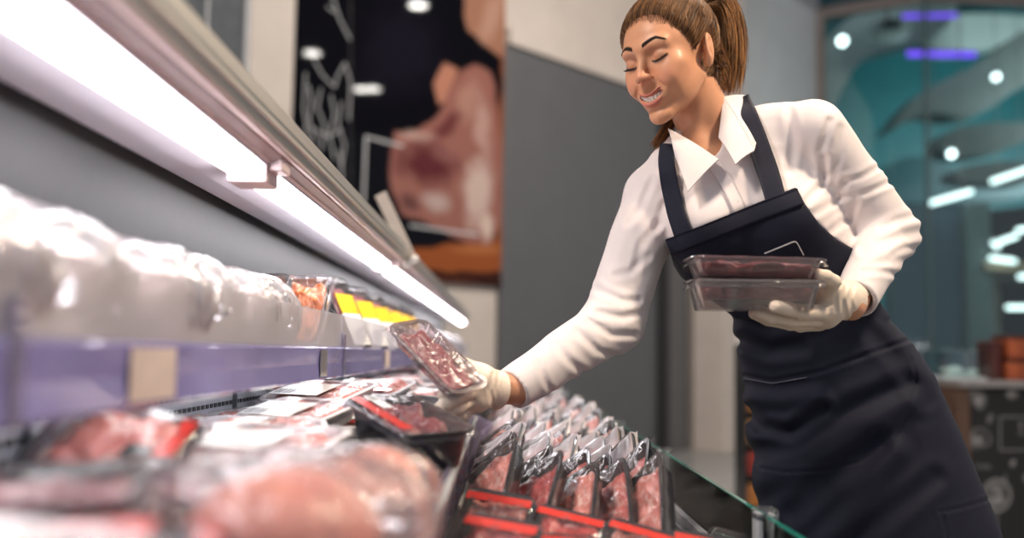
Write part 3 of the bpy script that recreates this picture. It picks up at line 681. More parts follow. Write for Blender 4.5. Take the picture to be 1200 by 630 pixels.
def barcode(lb, x0, x1, y0, y1, z):
    b = MB(); n = 13; w = (x1-x0)/n
    for k in range(n):
        if k % 3 != 2: b.box(x0+k*w, x0+k*w+w*(.3+.3*(k % 2)), y0, y1, z, z+.0002)
    return b.build('barcode', m_lblk, lb, smooth=False)

def pack_beef(seed=1, m=None, L=.19, Wd=.135, t=None, h=.034, mt=None, band=True, dome=.006, end=False, wl=0, fm=None):
    t = root('meat_pack', '', 'meat pack'); tray(L, Wd, h, .012, mt or m_trayblk, t)
    meat(L-.007, Wd-.007, .004, h*.92, m or m_red, t, seed, ridge=4 if seed % 2 else 0)
    film(L+.010, Wd+.010, h+.001, dome, fm or m_film, t, seed)
    z = h+.0035+dome*.55
    if end:
        e_ = (-.46, -.37) if end == 'far' else (.36, .475); lab('label_band', L*e_[0], L*e_[1], -Wd*.47, Wd*.47, h+.003+dome*.25, m_lred, t); lw = lab('label', L*.16, L*.35, -Wd*.40, -Wd*.02, z+.001, m_lblk, t)
    if wl:
        lw = lab('label', -L*.40, L*(wl-.4), -Wd*.44, Wd*.12, z+.002, m_lwht, t); barcode(lw, -L*.36, -L*.1, -Wd*.4, -Wd*.2, z+.0028)
    if band:
        lr = lab('label_band', -L*.46, L*.46, -Wd*.48, -Wd*.33, h+.003+dome*.35, m_lred, t)
        lw = lab('label', -L*.42, -L*.05, -Wd*.32, -Wd*.18, z+.001, m_lwht, t); barcode(lw, -L*.40, -L*.25, -Wd*.30, -Wd*.20, z+.0018)
    return t
def pack_upright(seed):
    """black deep tray with a yellow over white label, built lying, stood up when placed"""
    t = root('meat_pack', '', 'meat pack'); tray(.165, .095, .030, .008, m_trayblk, t, r=.010)
    for k in range(6): MB().box(-.083, .083, -.0505, .0505, .006+k*.0035, .0072+k*.0035).build('tray_rib', m_trayblk, t, smooth=False) if k in (1, 3) else None
    meat(.158, .088, .004, .030, m_dkmeat, t, seed, gx=20, gy=14); film(.172, .102, .0315, .001, m_film, t, seed, wr=.0004)
    lab('yellow_label', -.006, .044, -.044, .030, .0335, m_lyel, t); lw = lab('white_label', -.083, -.006, -.044, .030, .0335, m_lwht, t)
    for k in range(4): lab('print_line', -.075+.010*k, -.072+.010*k, -.038, .012, .0342, m_lgrey, lw, .0002)
    return t
def pack_bag(seed, m=None, L=.19, Wd=.15, h=.075, fm=None):
    fm = fm or m_filmpink
    """pale poultry in a loose, shiny bulging bag"""
    t = root('poultry_bag', '', 'poultry pack')
    rs = np.random.RandomState(seed); cs = [((rs.rand()-.5)*L*.45, (rs.rand()-.5)*Wd*.4, h*.45, .034+.014*rs.rand()) for _ in range(5)]
    def fn(p):
        d = ell(p, (0, 0, h*.45), (L*.42, Wd*.40, h*.38))
        for c in cs: d = smin(d, np.linalg.norm(p-np.array(c[:3]), axis=1)-c[3], .02)
        return smax(d, -(p[:, 2]-.004), .006)
    V, Q = sdf_mesh(fn, (-L*.62, -Wd*.62, -.01), (L*.62, Wd*.62, h*1.35), .0045); mesh('poultry', V, Q, m or m_chick, t)
    def fb(p):
        s = p/np.array([L*.60, Wd*.60, h*.62])-np.array([0, 0, .85]); r = np.abs(s[:, 0])**2.6+np.abs(s[:, 1])**2.6+np.abs(s[:, 2])**2.2
        return (r**.4-1)*h*.55+.0035*vnoise(p, 55, seed)+.002*np.sin(p[:, 0]*260+6*vnoise(p, 22, seed+1))*np.clip(abs(p[:, 1])/(Wd*.4), 0, 1)
    V, Q = sdf_mesh(lambda p: smin(fb(p), fn(p)-.003, .01), (-L*.72, -Wd*.72, -.01), (L*.72, Wd*.72, h*1.45), .0045); mesh('wrap', V, Q, fm, t)
    # gathered end seam standing up
    u = np.linspace(-1, 1, 26); v = np.linspace(0, 1, 6); U, Vv = np.meshgrid(u, v, indexing='ij')
    Vs = np.stack([L*.52+Vv*.022+.004*np.sin(U*23)*Vv, U*Wd*.46, h*.42+.0035*np.sin(U*17+2)*(.4+Vv)+.014*Vv], -1).reshape(-1, 3)
    mesh('seam', Vs, [(i*6+j, (i+1)*6+j, (i+1)*6+j+1, i*6+j+1) for i in range(25) for j in range(5)], fm, t)
    return t
def place(t, loc, R, label, group=None, s=1.0, cat=None):
    Mx = np.eye(4); Mx[:3, :3] = np.asarray(R)*s; Mx[:3, 3] = loc
    t.matrix_world = Matrix(Mx.tolist()); t['label'] = label
    if group: t['group'] = group
    if cat: t['category'] = cat
    return t
USED = set()
def inst(p, *a, **k):
    if p.name not in KIDS: index_kids(p)
    if p.name in USED: t = copy_tree(p)
    else: t = p; USED.add(p.name)
    return place(t, *a, **k)
ORD = ['first', 'second', 'third', 'fourth', 'fifth', 'sixth', 'seventh', 'eighth', 'ninth', 'tenth', 'eleventh', 'twelfth', 'thirteenth', 'fourteenth']
rnd = random.Random(3)

# ---- front deck: shingled packs leaning to the right, faces up and to the left
pb = [pack_beef(1, m_pinkmeat, band=False, end=True), pack_beef(2, m_red, band=False, end=True), pack_beef(3, m_pinkmeat, h=.03, band=False, end=True), pack_beef(4, flesh('rosy_meat', (.50, .07, .06), (.68, .17, .14), (.84, .50, .44), 26, .54), band=False, end=True)]
m_milk = clear('milky_film', (.98, .96, .97), .02, .14, fres=.35, crumple=.5, cscale=30, body=.42, bodycol=(.92, .84, .86))
pw = [pack_beef(5, m_pinkmeat, band=False, end=True, fm=m_milk), pack_beef(10, m_red, band=False, end=True, fm=m_milk, h=.03)]
pf = [pack_beef(17, m_red, band=False, end='far'), pack_beef(18, m_pinkmeat, band=False, end='far')]
ROWN = ['nearest', 'second', 'third', 'fourth', 'fifth', 'sixth', 'seventh', 'eighth', 'ninth', 'tenth', 'eleventh', 'twelfth', 'thirteenth', 'fourteenth', 'farthest']
def deckz(x): return H-.288-.157*(x+.08)
for i, y in enumerate((1.09, 1.27)):        # flatter packs with the red band across their upper end
    for j in range(4):
        x = -.015+.086*j
        R = Rz(-24+rnd.uniform(-7, 7)) @ Rx(38+rnd.uniform(-6, 6)) @ Ry(8+rnd.uniform(-8, 8)) @ Rz(-90)
        inst(pf[(i+j) % 2], (x, y+rnd.uniform(-.01, .01)-.02*j, deckz(x)+.055), R, 'face-up pack with a red band, %s from the divider in the %s row' % (ORD[j], ['very nearest', 'second nearest'][i]), 'red banded packs at the front of the deck', .68)
for i, y in enumerate([1.43, 1.58, 1.73, 1.89, 2.06, 2.25, 2.46, 2.7, 2.97, 3.27, 3.6, 3.95, 4.35, 4.8, 5.3]):
    for j in range(5):
        last = j == 4
        x = -.040+.054*j+rnd.uniform(-.005, .005)
        ang = -(44+8*rnd.random()+(10 if last else 0)); yaw = rnd.uniform(-8, 8)-8; s = .74+.09*rnd.random()+(.14 if last else 0)
        R = Rx(36) @ Rz(yaw) @ Ry(ang) @ Rz(-90)
        loc = np.array([x, y+rnd.uniform(-.02, .02)-(.04 if last else 0), deckz(x)+.02])+(R @ np.array([0, 1, 0]))*.0675*s+np.array([0, 0, .028])
        inst((pw if i in (2, 3) or (i > 3 and (i+j) % 2) else pb)[(i*3+j*5+i*j) % (2 if i in (2, 3) or (i > 3 and (i+j) % 2) else 4)], loc, R, 'leaning meat pack, %s from the divider in the %s leaning row' % (ORD[j], ROWN[i]), 'leaning meat packs on the front deck', s)

# ---- herb sachet with a green label beside the glass
hp = root('herb_sachet', 'dark sachet with a bright green label behind the front glass', 'sachet')
film(.085, .055, .010, .008, m_film, hp, 9); MB().box(-.036, .036, -.022, .022, 0, .008, bev=.004).build('contents', plain('dark_herbs', (.02, .05, .03), .5, var=.6, nscale=90), hp)
lab('green_label', -.040, -.012, -.026, .026, .019, plain('lime_label', (.22, .70, .02), .4), hp)
A = P(858, 600, 1.47); place(hp, (.318, 1.44, H-.298), Rz(25) @ Ry(-78), hp['label'], s=1.2)

# ---- rear deck, nearest: big poultry bags
bags = [pack_bag(11, L=.20, Wd=.17, h=.085), pack_bag(12, L=.19, Wd=.15, h=.07), pack_bag(13, m=flesh('pale_poultry', (.78, .50, .46), (.88, .66, .62), (.94, .84, .80), 12, .6, .25, .5), L=.18, Wd=.14, h=.095, fm=m_filmbag)]
DZ = H-.138
def on(px, py, X):           # point at side position X seen through a pixel
    return PX(px, py, X)
inst(bags[0], (-.140, .66, DZ-.012), Rz(74) @ Rx(4), 'large pink poultry bag nearest the camera beside the clear divider', s=.86)
inst(bags[1], (-.142, .90, DZ-.020), Rz(80), 'pink poultry bag behind the nearest large one, beside the clear divider', s=.88)
bag3 = pack_bag(14, m=flesh('white_poultry', (.78, .50, .46), (.88, .66, .62), (.94, .84, .80), 12, .6, .25, .5), L=.17, Wd=.13, h=.06, fm=m_filmbag)
inst(bag3, (-.235, .46, DZ-.012), Rz(30), 'pale wrapped pack at the lower left corner of the picture', s=.95)
# trays between
blk = pack_beef(6, m_dkmeat, L=.20, Wd=.105, h=.055); clr = pack_beef(7, m_pinkmeat, mt=m_traywht, h=.03, band=False, wl=.62); slm = pack_beef(8, m_red, mt=m_trayblk, h=.028)
sl2 = pack_beef(9, m_pinkmeat, L=.15, Wd=.11, mt=m_traywht, h=.022, wl=.45)
stp = pack_beef(19, m_pinkmeat, L=.13, Wd=.10, mt=m_trayclr, h=.024, band=False, end=True)
drk = pack_beef(22, m_dkmeat, band=False, h=.03)
rlb = pack_beef(20, m_dkmeat, L=.16, Wd=.12, mt=m_trayblk, h=.03, band=False, end=True)
lab('red_sticker', -.06, .03, -.05, .05, .042, m_lred, rlb)
inst(blk, (-.122, 1.29, DZ+.008), Rz(-60) @ Rx(3) @ Ry(10), 'deep black tray with a red band and white strip beside the divider, below the hand', s=.92)
inst(slm, (-.135, 1.53, DZ+.010), Rz(-70) @ Rx(-10), 'black tray partly under the hand, just behind the deep black tray', s=.9)
rear = [
 (stp, (-.355, .93, DZ+.030), Rz(-18) @ Rx(32) @ Ry(12), 'blurred tray with a diagonal red stripe standing below the cream ticket', 1.0),
 (drk, (-.33, .66, DZ+.018), Rz(12) @ Rx(3), 'blurred dark tray in front of the red striped tray', 1.0),
 (drk, (-.25, .80, DZ+.008), Rz(-20) @ Ry(6), 'dark tray between the red striped tray and the poultry bag', .9),
 (rlb, (-.215, .545, DZ+.0), Rz(8) @ Rx(10), 'dark tray with a large red sticker at the bottom of the picture', .8),
 (sl2, (-.375, 1.22, DZ+.0), Rz(40) @ Rx(14), 'small white tray with a red band against the slotted panel, nearest one', .9),
 (clr, (-.245, 1.04, DZ+.020), Rz(-24) @ Rx(12), 'white labelled tray tilted up just left of the poultry bags', .8),
 (sl2, (-.285, 1.20, DZ+.018), Rz(14) @ Rx(16), 'small white tray in the middle of the rear deck heap', .95),
 (sl2, (-.385, 1.42, DZ+.01), Rz(58) @ Rx(10), 'small white tray against the slotted panel, second one', 1.0),
 (clr, (-.285, 1.40, DZ+.030), Rz(-32) @ Rx(14), 'white labelled tray lying crosswise on the heap left of the black tray', .8),
 (sl2, (-.215, 1.48, DZ+.022), Rz(14) @ Rx(14), 'small white tray touching the far left corner of the deep black tray', 1.0),
 (clr, (-.38, 1.63, DZ+.01), Rz(80), 'white tray against the slotted panel behind the second small one', .9),
 (clr, (-.30, 1.66, DZ+.045), Rz(-28) @ Rx(14), 'white labelled tray on top of the heap below the rail clip', .85),
 (slm, (-.22, 1.78, DZ+.02), Rz(25) @ Rx(8), 'black tray in the heap behind the held pack', .9),
 (clr, (-.35, 1.88, DZ+.03), Rz(64) @ Rx(10), 'white tray under the violet rail beyond the clip', .95),
 (sl2, (-.26, 1.98, DZ+.045), Rz(-20) @ Rx(12), 'small white tray in the heap beyond the clip, on top', 1.0),
]
for p, l, R, lb, s in rear: inst(p, l, R, lb, 'trays heaped on the rear deck', s)
m_dsh = [clr, sl2, slm]
k = 0
y = 2.12
while y < 5.6:
    for x in (-.385, -.26, -.14):
        k += 1; inst(m_dsh[(k*5) % 3], (x+rnd.uniform(-.015, .015), y+rnd.uniform(-.03, .03), DZ+.008+.03*rnd.random()), Rz(rnd.uniform(50, 120)) @ Rx(rnd.uniform(-10, 10)),
             'tray beyond the hand, %s to the panel, row %s' % (['nearest', 'second', 'farthest'][(k-1) % 3], ['one', 'two', 'three', 'four', 'five', 'six', 'seven', 'eight', 'nine', 'ten', 'eleven', 'twelve', 'thirteen', 'fourteen', 'fifteen', 'sixteen'][(k-1)//3]), 'trays on the rear deck beyond the hand', .95)
    y += .24+.03*(y-2)

# ---- upper shelf
SZ = H-.008
shelf = [(-.385, .62, 2, 82, 30), (-.40, .80, 2, 100, 34), (-.385, .98, 2, 78, 30), (-.40, 1.15, 2, 96, 34), (-.39, 1.31, 2, 84, 28), (-.395, 1.46, 2, 92, 26)]
for i, (x, y, b, a, tl) in enumerate(shelf):
    inst(bags[2], (x, y, SZ+.012), Rz(a) @ Rx(tl*.35), 'white poultry bag behind the clear riser, %s counting from the camera' % ORD[i], 'white poultry bags on the upper shelf', .95+.06*(i % 2))
org = pack_beef(15, m_salmon, L=.13, Wd=.10, h=.030, mt=m_trayclr, band=False, dome=.004)
inst(org, (-.350, 1.76, SZ+.062), Rz(-14) @ Rx(66) @ Rz(90), 'clear tray of orange meat standing between the white bags and black packs', s=1.0)
inst(org, (-.405, 1.68, SZ+.062), Rz(-20) @ Rx(60) @ Rz(90), 'clear tray of orange meat leaning behind the first one', s=.95)
up = pack_upright(21)
for i, y in enumerate((2.18, 2.50, 2.84, 3.15, 3.42, 3.66)):
    # stands on its short side, face towards the front, turned to the camera
    R = Rz(68-3*i) @ Rx(64) @ Rz(90)
    inst(up, (-.365, y, SZ+.083*.92), R, 'upright black pack with yellow and white label on the upper shelf, %s from the camera' % ORD[i], 'upright yellow labelled packs', .96)
k = 0; y = 3.85
while y < 7.9:
    k += 1; inst([clr, sl2, bags[2]][k % 3], (-.39, y, SZ+(.01 if k % 3 == 2 else .05)), Rz(90+rnd.uniform(-12, 12)) @ (Rx(14) if k % 3 == 2 else Rx(48)), 'blurred pale pack far along the upper shelf, %s beyond the yellow labelled ones' % ORD[k-1], 'far packs on the upper shelf', .95); y += .34
for p in (bags+[blk, clr, slm, sl2, org, up]+pb): pass

# ================================================================== THE BUTCHER
PM = 1.0/F
def pr(px, Y): return px*Y/F        # pixel length -> metres at depth
# ---- torso, shoulders (world space signed distance)
ST = np.array([  # py, px_left, px_right, Y, half depth
 [150, 812, 905, 1.730, .050], [180, 775, 960, 1.735, .078], [215, 760, 978, 1.740, .098], [250, 772, 985, 1.745, .112], [290, 785, 1000, 1.75, .115], [325, 808, 1008, 1.755, .108],
 [355, 845, 1018, 1.76, .100], [385, 862, 1040, 1.775, .106], [420, 868, 1070, 1.79, .118], [460, 874, 1092, 1.80, .130], [510, 882, 1110, 1.80, .135]])
def stations(S):
    z = np.array([P((a[1]+a[2])/2, a[0], a[3])[2] for a in S]); xl = np.array([P(a[1], a[0], a[3])[0] for a in S]); xr = np.array([P(a[2], a[0], a[3])[0] for a in S])
    o = np.argsort(z); return z[o], (xl+xr)[o]/2, (xr-xl)[o]/2, S[o, 3], S[o, 4]
def slices(S, p=2.3):
    z, cx, hw, cy, hd = stations(S)
    def fn(Q):
        zz = np.clip(Q[:, 2], z[0], z[-1]); a = np.interp(zz, z, hw); b = np.interp(zz, z, hd)
        dx = (Q[:, 0]-np.interp(zz, z, cx))/a; dy = (Q[:, 1]-np.interp(zz, z, cy))/b
        r = (np.abs(dx)**p+np.abs(dy)**p)**(1/p)
        d = (r-1)*np.minimum(a, b)*(.9+.1*np.clip(np.abs(dx), 0, 1))
        dz = np.abs(Q[:, 2]-zz); return np.where(dz > 0, np.hypot(np.maximum(d, 0), dz), d)
    return fn
torso_sl = slices(ST)
SH_R = P(768, 232, 1.775); SH_L = P(952, 156, 1.690); NB = P(838, 168, 1.740)
EL_R = P(717, 378, 1.690); WR_R = P(598, 458, 1.545)
EL_L = P(1041, 274, 1.735); WR_L = P(1001, 352, 1.560)
def torso(Q):
    d = torso_sl(Q)
    d = smin(d, cone(Q, P(868, 162, 1.745), SH_L, .055, .056), .03)
    d = smin(d, cone(Q, P(815, 182, 1.735), SH_R, .052, .052), .03)
    d = smin(d, ell(Q, P(828, 268, 1.665), (.062, .050, .058)), .035)
    d = smin(d, ell(Q, P(925, 258, 1.655), (.060, .052, .058)), .035)
    return d
arm_cr = [  # creases on the sleeves: pixel polylines, width px, depth m
 ([(758, 300), (740, 318), (722, 322)], 5, .003), ([(770, 262), (752, 286), (745, 310)], 5, .003), ([(748, 352), (728, 352), (700, 338)], 5, .0035),
 ([(752, 366), (730, 372), (700, 366)], 5, .004), ([(744, 392), (716, 392), (690, 376)], 5, .004), ([(722, 418), (700, 410), (676, 388)], 5, .0035), ([(690, 440), (668, 424), (650, 402)], 5, .003),
 ([(655, 470), (640, 448), (630, 424)], 4, .0022), ([(800, 215), (778, 240), (768, 268)], 5, .003), ([(765, 210), (752, 240), (736, 262)], 5, .0025),
 ([(1046, 212), (1014, 226), (985, 232)], 4, .003), ([(1030, 196), (1008, 208), (990, 212)], 4, .0025), ([(1074, 252), (1052, 258), (1034, 268)], 5, .002), ([(1082, 270), (1056, 276), (1012, 292)], 6, .0035),
 ([(1078, 290), (1060, 290), (1046, 298)], 3.5, .0018), ([(1064, 306), (1044, 304), (1020, 312)], 5, .002), ([(1052, 322), (1034, 318), (1012, 318)], 4, .003), ([(972, 142), (962, 176), (966, 206)], 5, .0035), ([(985, 150), (985, 180), (975, 205)], 5, .002),
 ([(925, 130), (930, 165), (925, 200)], 6, .003), ([(945, 235), (965, 215), (968, 185)], 5, .003), ([(955, 250), (980, 235), (990, 215)], 5, .003), ([(975, 270), (995, 255), (1003, 235)], 5, .003)]
def creases(Q, L, near=None, k=.6):
    q = pix(Q); out = np.zeros(len(Q))
    for pl, w, a in L:
        m = (q[:, 0] > min(p_[0] for p_ in pl)-3*w) & (q[:, 0] < max(p_[0] for p_ in pl)+3*w) & (q[:, 1] > min(p_[1] for p_ in pl)-3*w) & (q[:, 1] < max(p_[1] for p_ in pl)+3*w)
        if m.any():
            dd = line2(q[m], pl)/w; out[m] += k*a*(1.15*np.exp(-(dd)**2)-.75*np.exp(-((dd-1.5)/.8)**2))
    return out
def mask3(Q, poly):      # metres outside the outline
    q = pix(Q); return poly2(q, poly)*(Q[:, 1]/F)
bibp = [(781, 281), (933, 219), (944, 240), (960, 262), (980, 280), (1010, 297), (1040, 320), (1075, 340), (1040, 374), (862, 374), (846, 360), (800, 330), (790, 312)]
zc_ = P(950, 352, 1.76)[2]
def shirt(Q):
    d = torso(Q)
    ar = smin(cone(Q, SH_R, EL_R, .056, .050), cone(Q, EL_R, WR_R+(EL_R-WR_R)*.03, .048, .034), .025)
    al = smin(cone(Q, SH_L, EL_L, .058, .050), cone(Q, EL_L, WR_L, .047, .033), .018)
    d = smin(d, ar, .018); d = smin(d, al, .008)
    d = d+.0022*vnoise(Q*np.array([1, 1, .55]), 26, 3)+creases(Q, arm_cr, k=.8)
    am = np.minimum(ar, al); sh = np.clip(-mask3(Q, bibp)/.012, 0, 1)*np.clip((am-.004)/.02, 0, 1)*(Q[:, 1] < 1.80)*.011+np.clip((zc_-.004-Q[:, 2])/.012, 0, 1)*.022*np.clip((am-.002)/.01, 0, 1)
    d = d+sh
    # open collar
    d = smax(d, -ell(Q, P(822, 160, 1.655), (.034, .075, .040), Ry(-14)), .006)
    d = smax(d, -cone(Q, P(838, 140, 1.72), P(826, 176, 1.70), .050, .040), .006)
    # sleeve ends
    for w, e, c in ((WR_R, EL_R, -.004), (WR_L, EL_L, -.004)):
        n = (w-e)/np.linalg.norm(w-e); near = np.linalg.norm(Q-w, axis=1) < .09; d = np.where(near, np.maximum(d, (Q-w)@n-c), d)
        n_in = cone(Q, w-n*.025, w+n*.03, .0255, .0275); d = np.where(near, smax(d, -n_in, .002), d)
    return d
m_shirt = plain('white_cotton', (.77, .70, .69), .75, var=.03, bstr=.12, bscale=900)
butcher = root('person', 'person in white shirt and navy apron leaning over the case with packed meat', 'person', tuple(P(1010, 600, 1.8)*[1, 1, 0]))
bl = np.array(butcher.location)
def part(name, V, Fc, mat, col=None, smooth=True, parent=None):
    o = mesh(name, np.asarray(V)-bl, Fc, mat, parent or butcher, smooth, col); return o
zt_ = P(1000, 505, 1.8)[2]
V, Q = sdf_mesh(lambda q: smax(shirt(q), zt_-q[:, 2], .01), (-.10, 1.42, .82), (.80, 1.98, 1.52), .0034); part('shirt', V, Q, m_shirt)

# ---- head
HC = P(786, 73, 1.675); RH = Ry(-8) @ Rz(-47) @ Rx(10.6)
HS = 0.92
def hl(Q): return ((Q-HC) @ RH)/HS
def hw_(p): return HC+(np.asarray(p)*HS) @ RH.T
def head_sdf(p):
    X = p.copy(); ax = np.abs(p[:, 0]); S = np.stack([ax, p[:, 1], p[:, 2]], 1)
    d = ell(p, (0, .022, .045), (.072, .090, .078))
    d = smin(d, ell(p, (0, -.030, .028), (.062, .056, .062)), .03)
    d = smin(d, ell(p, (0, -.030, -.030), (.051, .050, .066)), .028)
    d = smin(d, cone(S, (.047, .004, -.040), (.014, -.066, -.092), .015, .012), .026)
    d = smin(d, ell(p, (0, -.078, -.097), (.015, .013, .013)), .016)
    d = smin(d, ell(S, (.034, -.034, -.036), (.018, .032, .034)), .022)
    d = smin(d, ell(S, (.041, -.056, -.012), (.020, .018, .016)), .026)         # cheekbone
    d = smin(d, ell(S, (.034, -.070, -.034), (.017, .016, .017)), .022)         # smiling cheek
    d = smin(d, cone(S, (.006, -.083, .030), (.040, -.070, .031), .009, .009), .014)      # brow
    # eye sockets
    d = smax(d, -ell(S, (.031, -.095, .010), (.019, .017, .011)), .014)
    d = smin(d, ell(S, (.0315, -.0655, .0095), (.0165, .0165, .0135)), .003)       # lids over the eyeball
    # nose
    d = smin(d, cone(p, (0, -.084, .018), (0, -.1035, -.020), .0060, .0085), .010)
    d = smin(d, ell(p, (0, -.1045, -.0225), (.0088, .0085, .0078)), .004)
    d = smin(d, ell(S, (.0108, -.0955, -.0235), (.0062, .0080, .0060)), .008)
    d = smax(d, -ell(S, (.0058, -.1015, -.0310), (.0028, .0042, .0026)), .002)
    d = smax(d, -cone(S, (.0195, -.092, -.030), (.032, -.083, -.047), .0013, .0009), .007)   # smile fold
    # mouth
    md = ell(p, (0, -.076, -.060), (.030, .017, .019)); d = smin(d, md, .012)
    xx = ax; cu = .0105*(xx/.027)**2                    # smile curve
    up_c = np.stack([ax, p[:, 1]-(.30*ax**1.5*4.2), p[:, 2]-cu], 1)
    d = smin(d, np.sqrt(((up_c[:, 1]+.0945)/1.0)**2+((up_c[:, 2]+.0535)/.62)**2+(np.clip(ax-.0215, 0, 1))**2)-.0028+.09*np.clip(ax-.014, 0, 1), .005)
    d = smin(d, np.sqrt(((up_c[:, 1]+.0915)/1.0)**2+((up_c[:, 2]+.0715+.30*cu*0)/.72)**2+(np.clip(ax-.020, 0, 1))**2)-.0044+.10*np.clip(ax-.008, 0, 1), .005)
    op = np.maximum(np.abs(up_c[:, 2]+.0620)-(.0047*np.clip(1-(ax/.0262)**2, 0.0, 1)**.8), np.abs(p[:, 1]+.090)-.011); op = np.maximum(op, ax-.0258)
    d = smax(d, -op, .0012)
    # temple, ear
    e = ell(S, (.0730, .021, .004), (.0085, .017, .029), Rx(-12) @ Rz(18)); e = smin(e, ell(S, (.0695, .013, -.020), (.006, .009, .010)), .006)
    e = smax(e, -ell(S, (.0835, .017, .006), (.0062, .0105, .021), Rx(-12) @ Rz(18)), .003)
    e = smin(e, ell(S, (.0765, .021, .004), (.0035, .004, .014), Rx(-20)), .002)
    d = smin(d, e, .003)
    return d
NK0 = P(838, 168, 1.735)
def skin(Q):
    d = head_sdf(hl(Q))*HS
    n0 = hw_((0, .036, -.045)); d = smin(d, cone(Q, n0, NK0, .046, .054), .012)
    n1 = hw_((.030, .028, -.045)); d = smin(d, cone(Q, n1, P(815, 182, 1.69), .013, .010), .012)      # neck cord
    d = smin(d, ell(Q, P(832, 190, 1.715), (.075, .055, .045)), .03)
    return d
bb = P(786, 60, 1.675)
V, Q = sdf_mesh(lambda q: smax(skin(q), P(820, 206, 1.70)[2]-q[:, 2], .004), bb+np.array([-.13, -.14, -.24]), bb+np.array([.17, .16, .16]), .0014, relax=1)
p = hl(V); ax = np.abs(p[:, 0]); front = p[:, 1] < -.03
c = np.tile([.70, .345, .195], (len(V), 1))
def put(m, col):
    global c
    m = np.clip(m, 0, 1)[:, None]; c = c*(1-m)+np.array(col)*m
put(.35*np.exp(-(((ax-.040)/.020)**2+((p[:, 2]+.028)/.018)**2))*front, [.74, .26, .17])
put(.35*np.exp(-((p[:, 0]/.012)**2+((p[:, 2]+.022)/.012)**2))*front, [.74, .28, .19])
cu = .0105*(ax/.027)**2; lz = p[:, 2]-cu
lipm = (1-np.clip((np.abs(lz+.0545)-.0024+.08*np.clip(ax-.012, 0, 1))/.0012, 0, 1))*(ax < .0250)+(1-np.clip((np.abs(lz+.0720)-.0042+.12*np.clip(ax-.008, 0, 1))/.0014, 0, 1))*(ax < .0235)
put(lipm*(p[:, 1] < -.070)*.9, [.56, .18, .14])
inner = (np.abs(lz+.0622) < .0068*np.sqrt(np.clip(1-(ax/.027)**2, 0, 1)))*(ax < .026)*(p[:, 1] > -.0885)*(p[:, 1] < -.06); put(inner*1.0, [.22, .03, .03])
# eyebrows
bz = .0325+.0085*np.sin(np.clip((ax-.010)/.040, 0, 1)*2.2)-.006*np.clip((ax-.036)/.014, 0, 1)
bw = .0034*(1-.65*np.clip((ax-.022)/.026, 0, 1)); put((1-np.clip((np.abs(p[:, 2]-bz)-bw*.95)/.0016, 0, 1))*(ax > .0115)*(ax < .050)*front*.97, [.030, .012, .006])
# eye shadow, closed lash line looking down
lashz = .0012+.0035*((ax-.0305)/.0155)**2*1.0+.10*(ax-.030)
put(np.exp(-(((ax-.032)/.017)**2+((p[:, 2]-.016)/.008)**2))*.35*front, [.36, .17, .13])
put((1-np.clip((np.abs(p[:, 2]-lashz)-.0016)/.0010, 0, 1))*(ax > .0165)*(ax < .0475)*front*.96, [.020, .012, .010])
put((1-np.clip((np.abs(p[:, 2]-lashz+.0030)-.0010)/.0008, 0, 1))*(ax > .0195)*(ax < .0430)*front*.7, [.30, .17, .14])
put((np.hypot(ax-.0058, p[:, 2]+.031) < .0026)*(p[:, 1] < -.09)*.8, [.16, .04, .03])
skin_m = vcol('skin', .42, sss=.06, var=.05, nscale=60, bstr=.06, bscale=900, spec=.32)
part('head', V, Q, skin_m, c)
# teeth
tb = MB()
for k in range(-4, 4):
    x = (k+.5)*.0066; cu_ = .0105*(x/.027)**2; w = .0032
    y = -.0905+1.9*abs(x)**1.5+.0005; tb.box(x-w, x+w, y, y+.005, -.0665+cu_+(.0010 if k not in (-1, 0) else 0), -.0545+cu_, bev=.0012)
Vt = np.concatenate(tb.v); part('teeth', hw_(Vt), tb.f, plain('tooth_enamel', (.86, .78, .68), .2, var=.02, coat=.5))
# eyelashes
lb_ = MB()
for sgn in (-1, 1):
    for k in range(26):
        a_ = .0175+.0295*k/25; z_ = .0012+.0035*((a_-.0305)/.0155)**2+.10*(a_-.030); y_ = -.0655-.0155*math.sqrt(max(.05, 1-((a_-.0315)/.0165)**2)); l_ = .0055+.0035*k/25
        st = np.array([sgn*a_, y_, z_]); dr = np.array([sgn*(.2+1.0*(k/25-.35)), -.75, -.42]); dr /= np.linalg.norm(dr)
        pts = [st, st+dr*l_*.5, st+dr*l_+np.array([0, 0, .0016])]; lb_.tube(hw_(np.array(pts)), [.00034, .00028, .0001], 4)
part('eyelashes', np.concatenate(lb_.v), lb_.f, plain('lash_black', (.012, .008, .007), .5))
eb = MB(); rs_ = np.random.RandomState(9)
for sgn in (-1, 1):
    for k in range(210):
        a_ = .0115+.0385*rs_.rand(); bz_ = .0325+.0085*math.sin(min(1, max(0, (a_-.010)/.040))*2.2)-.006*min(1, max(0, (a_-.036)/.014)); wv = .0029*(1-.65*min(1, max(0, (a_-.022)/.026)))
        z_ = bz_+wv*(rs_.rand()*2-1)*.9; t_ = np.linspace(-.105, -.04, 60); f_ = head_sdf(np.stack([np.full(60, sgn*a_), t_, np.full(60, z_)], 1)); y_ = t_[np.argmax(f_ < .0004)]
        st = np.array([sgn*a_, y_, z_]); dr = np.array([sgn*.85, .12+.5*(a_-.02)/.03, .45-.9*(a_-.0115)/.0385]); eb.tube(hw_(np.array([st-dr*.0016, st+dr*.0012+[0, -.0005, 0], st+dr*.0040])), [.0004, .00038, .00012], 4)
ebo = part('eyebrows', np.concatenate(eb.v), eb.f, plain('brow_hair', (.035, .016, .008), .8))
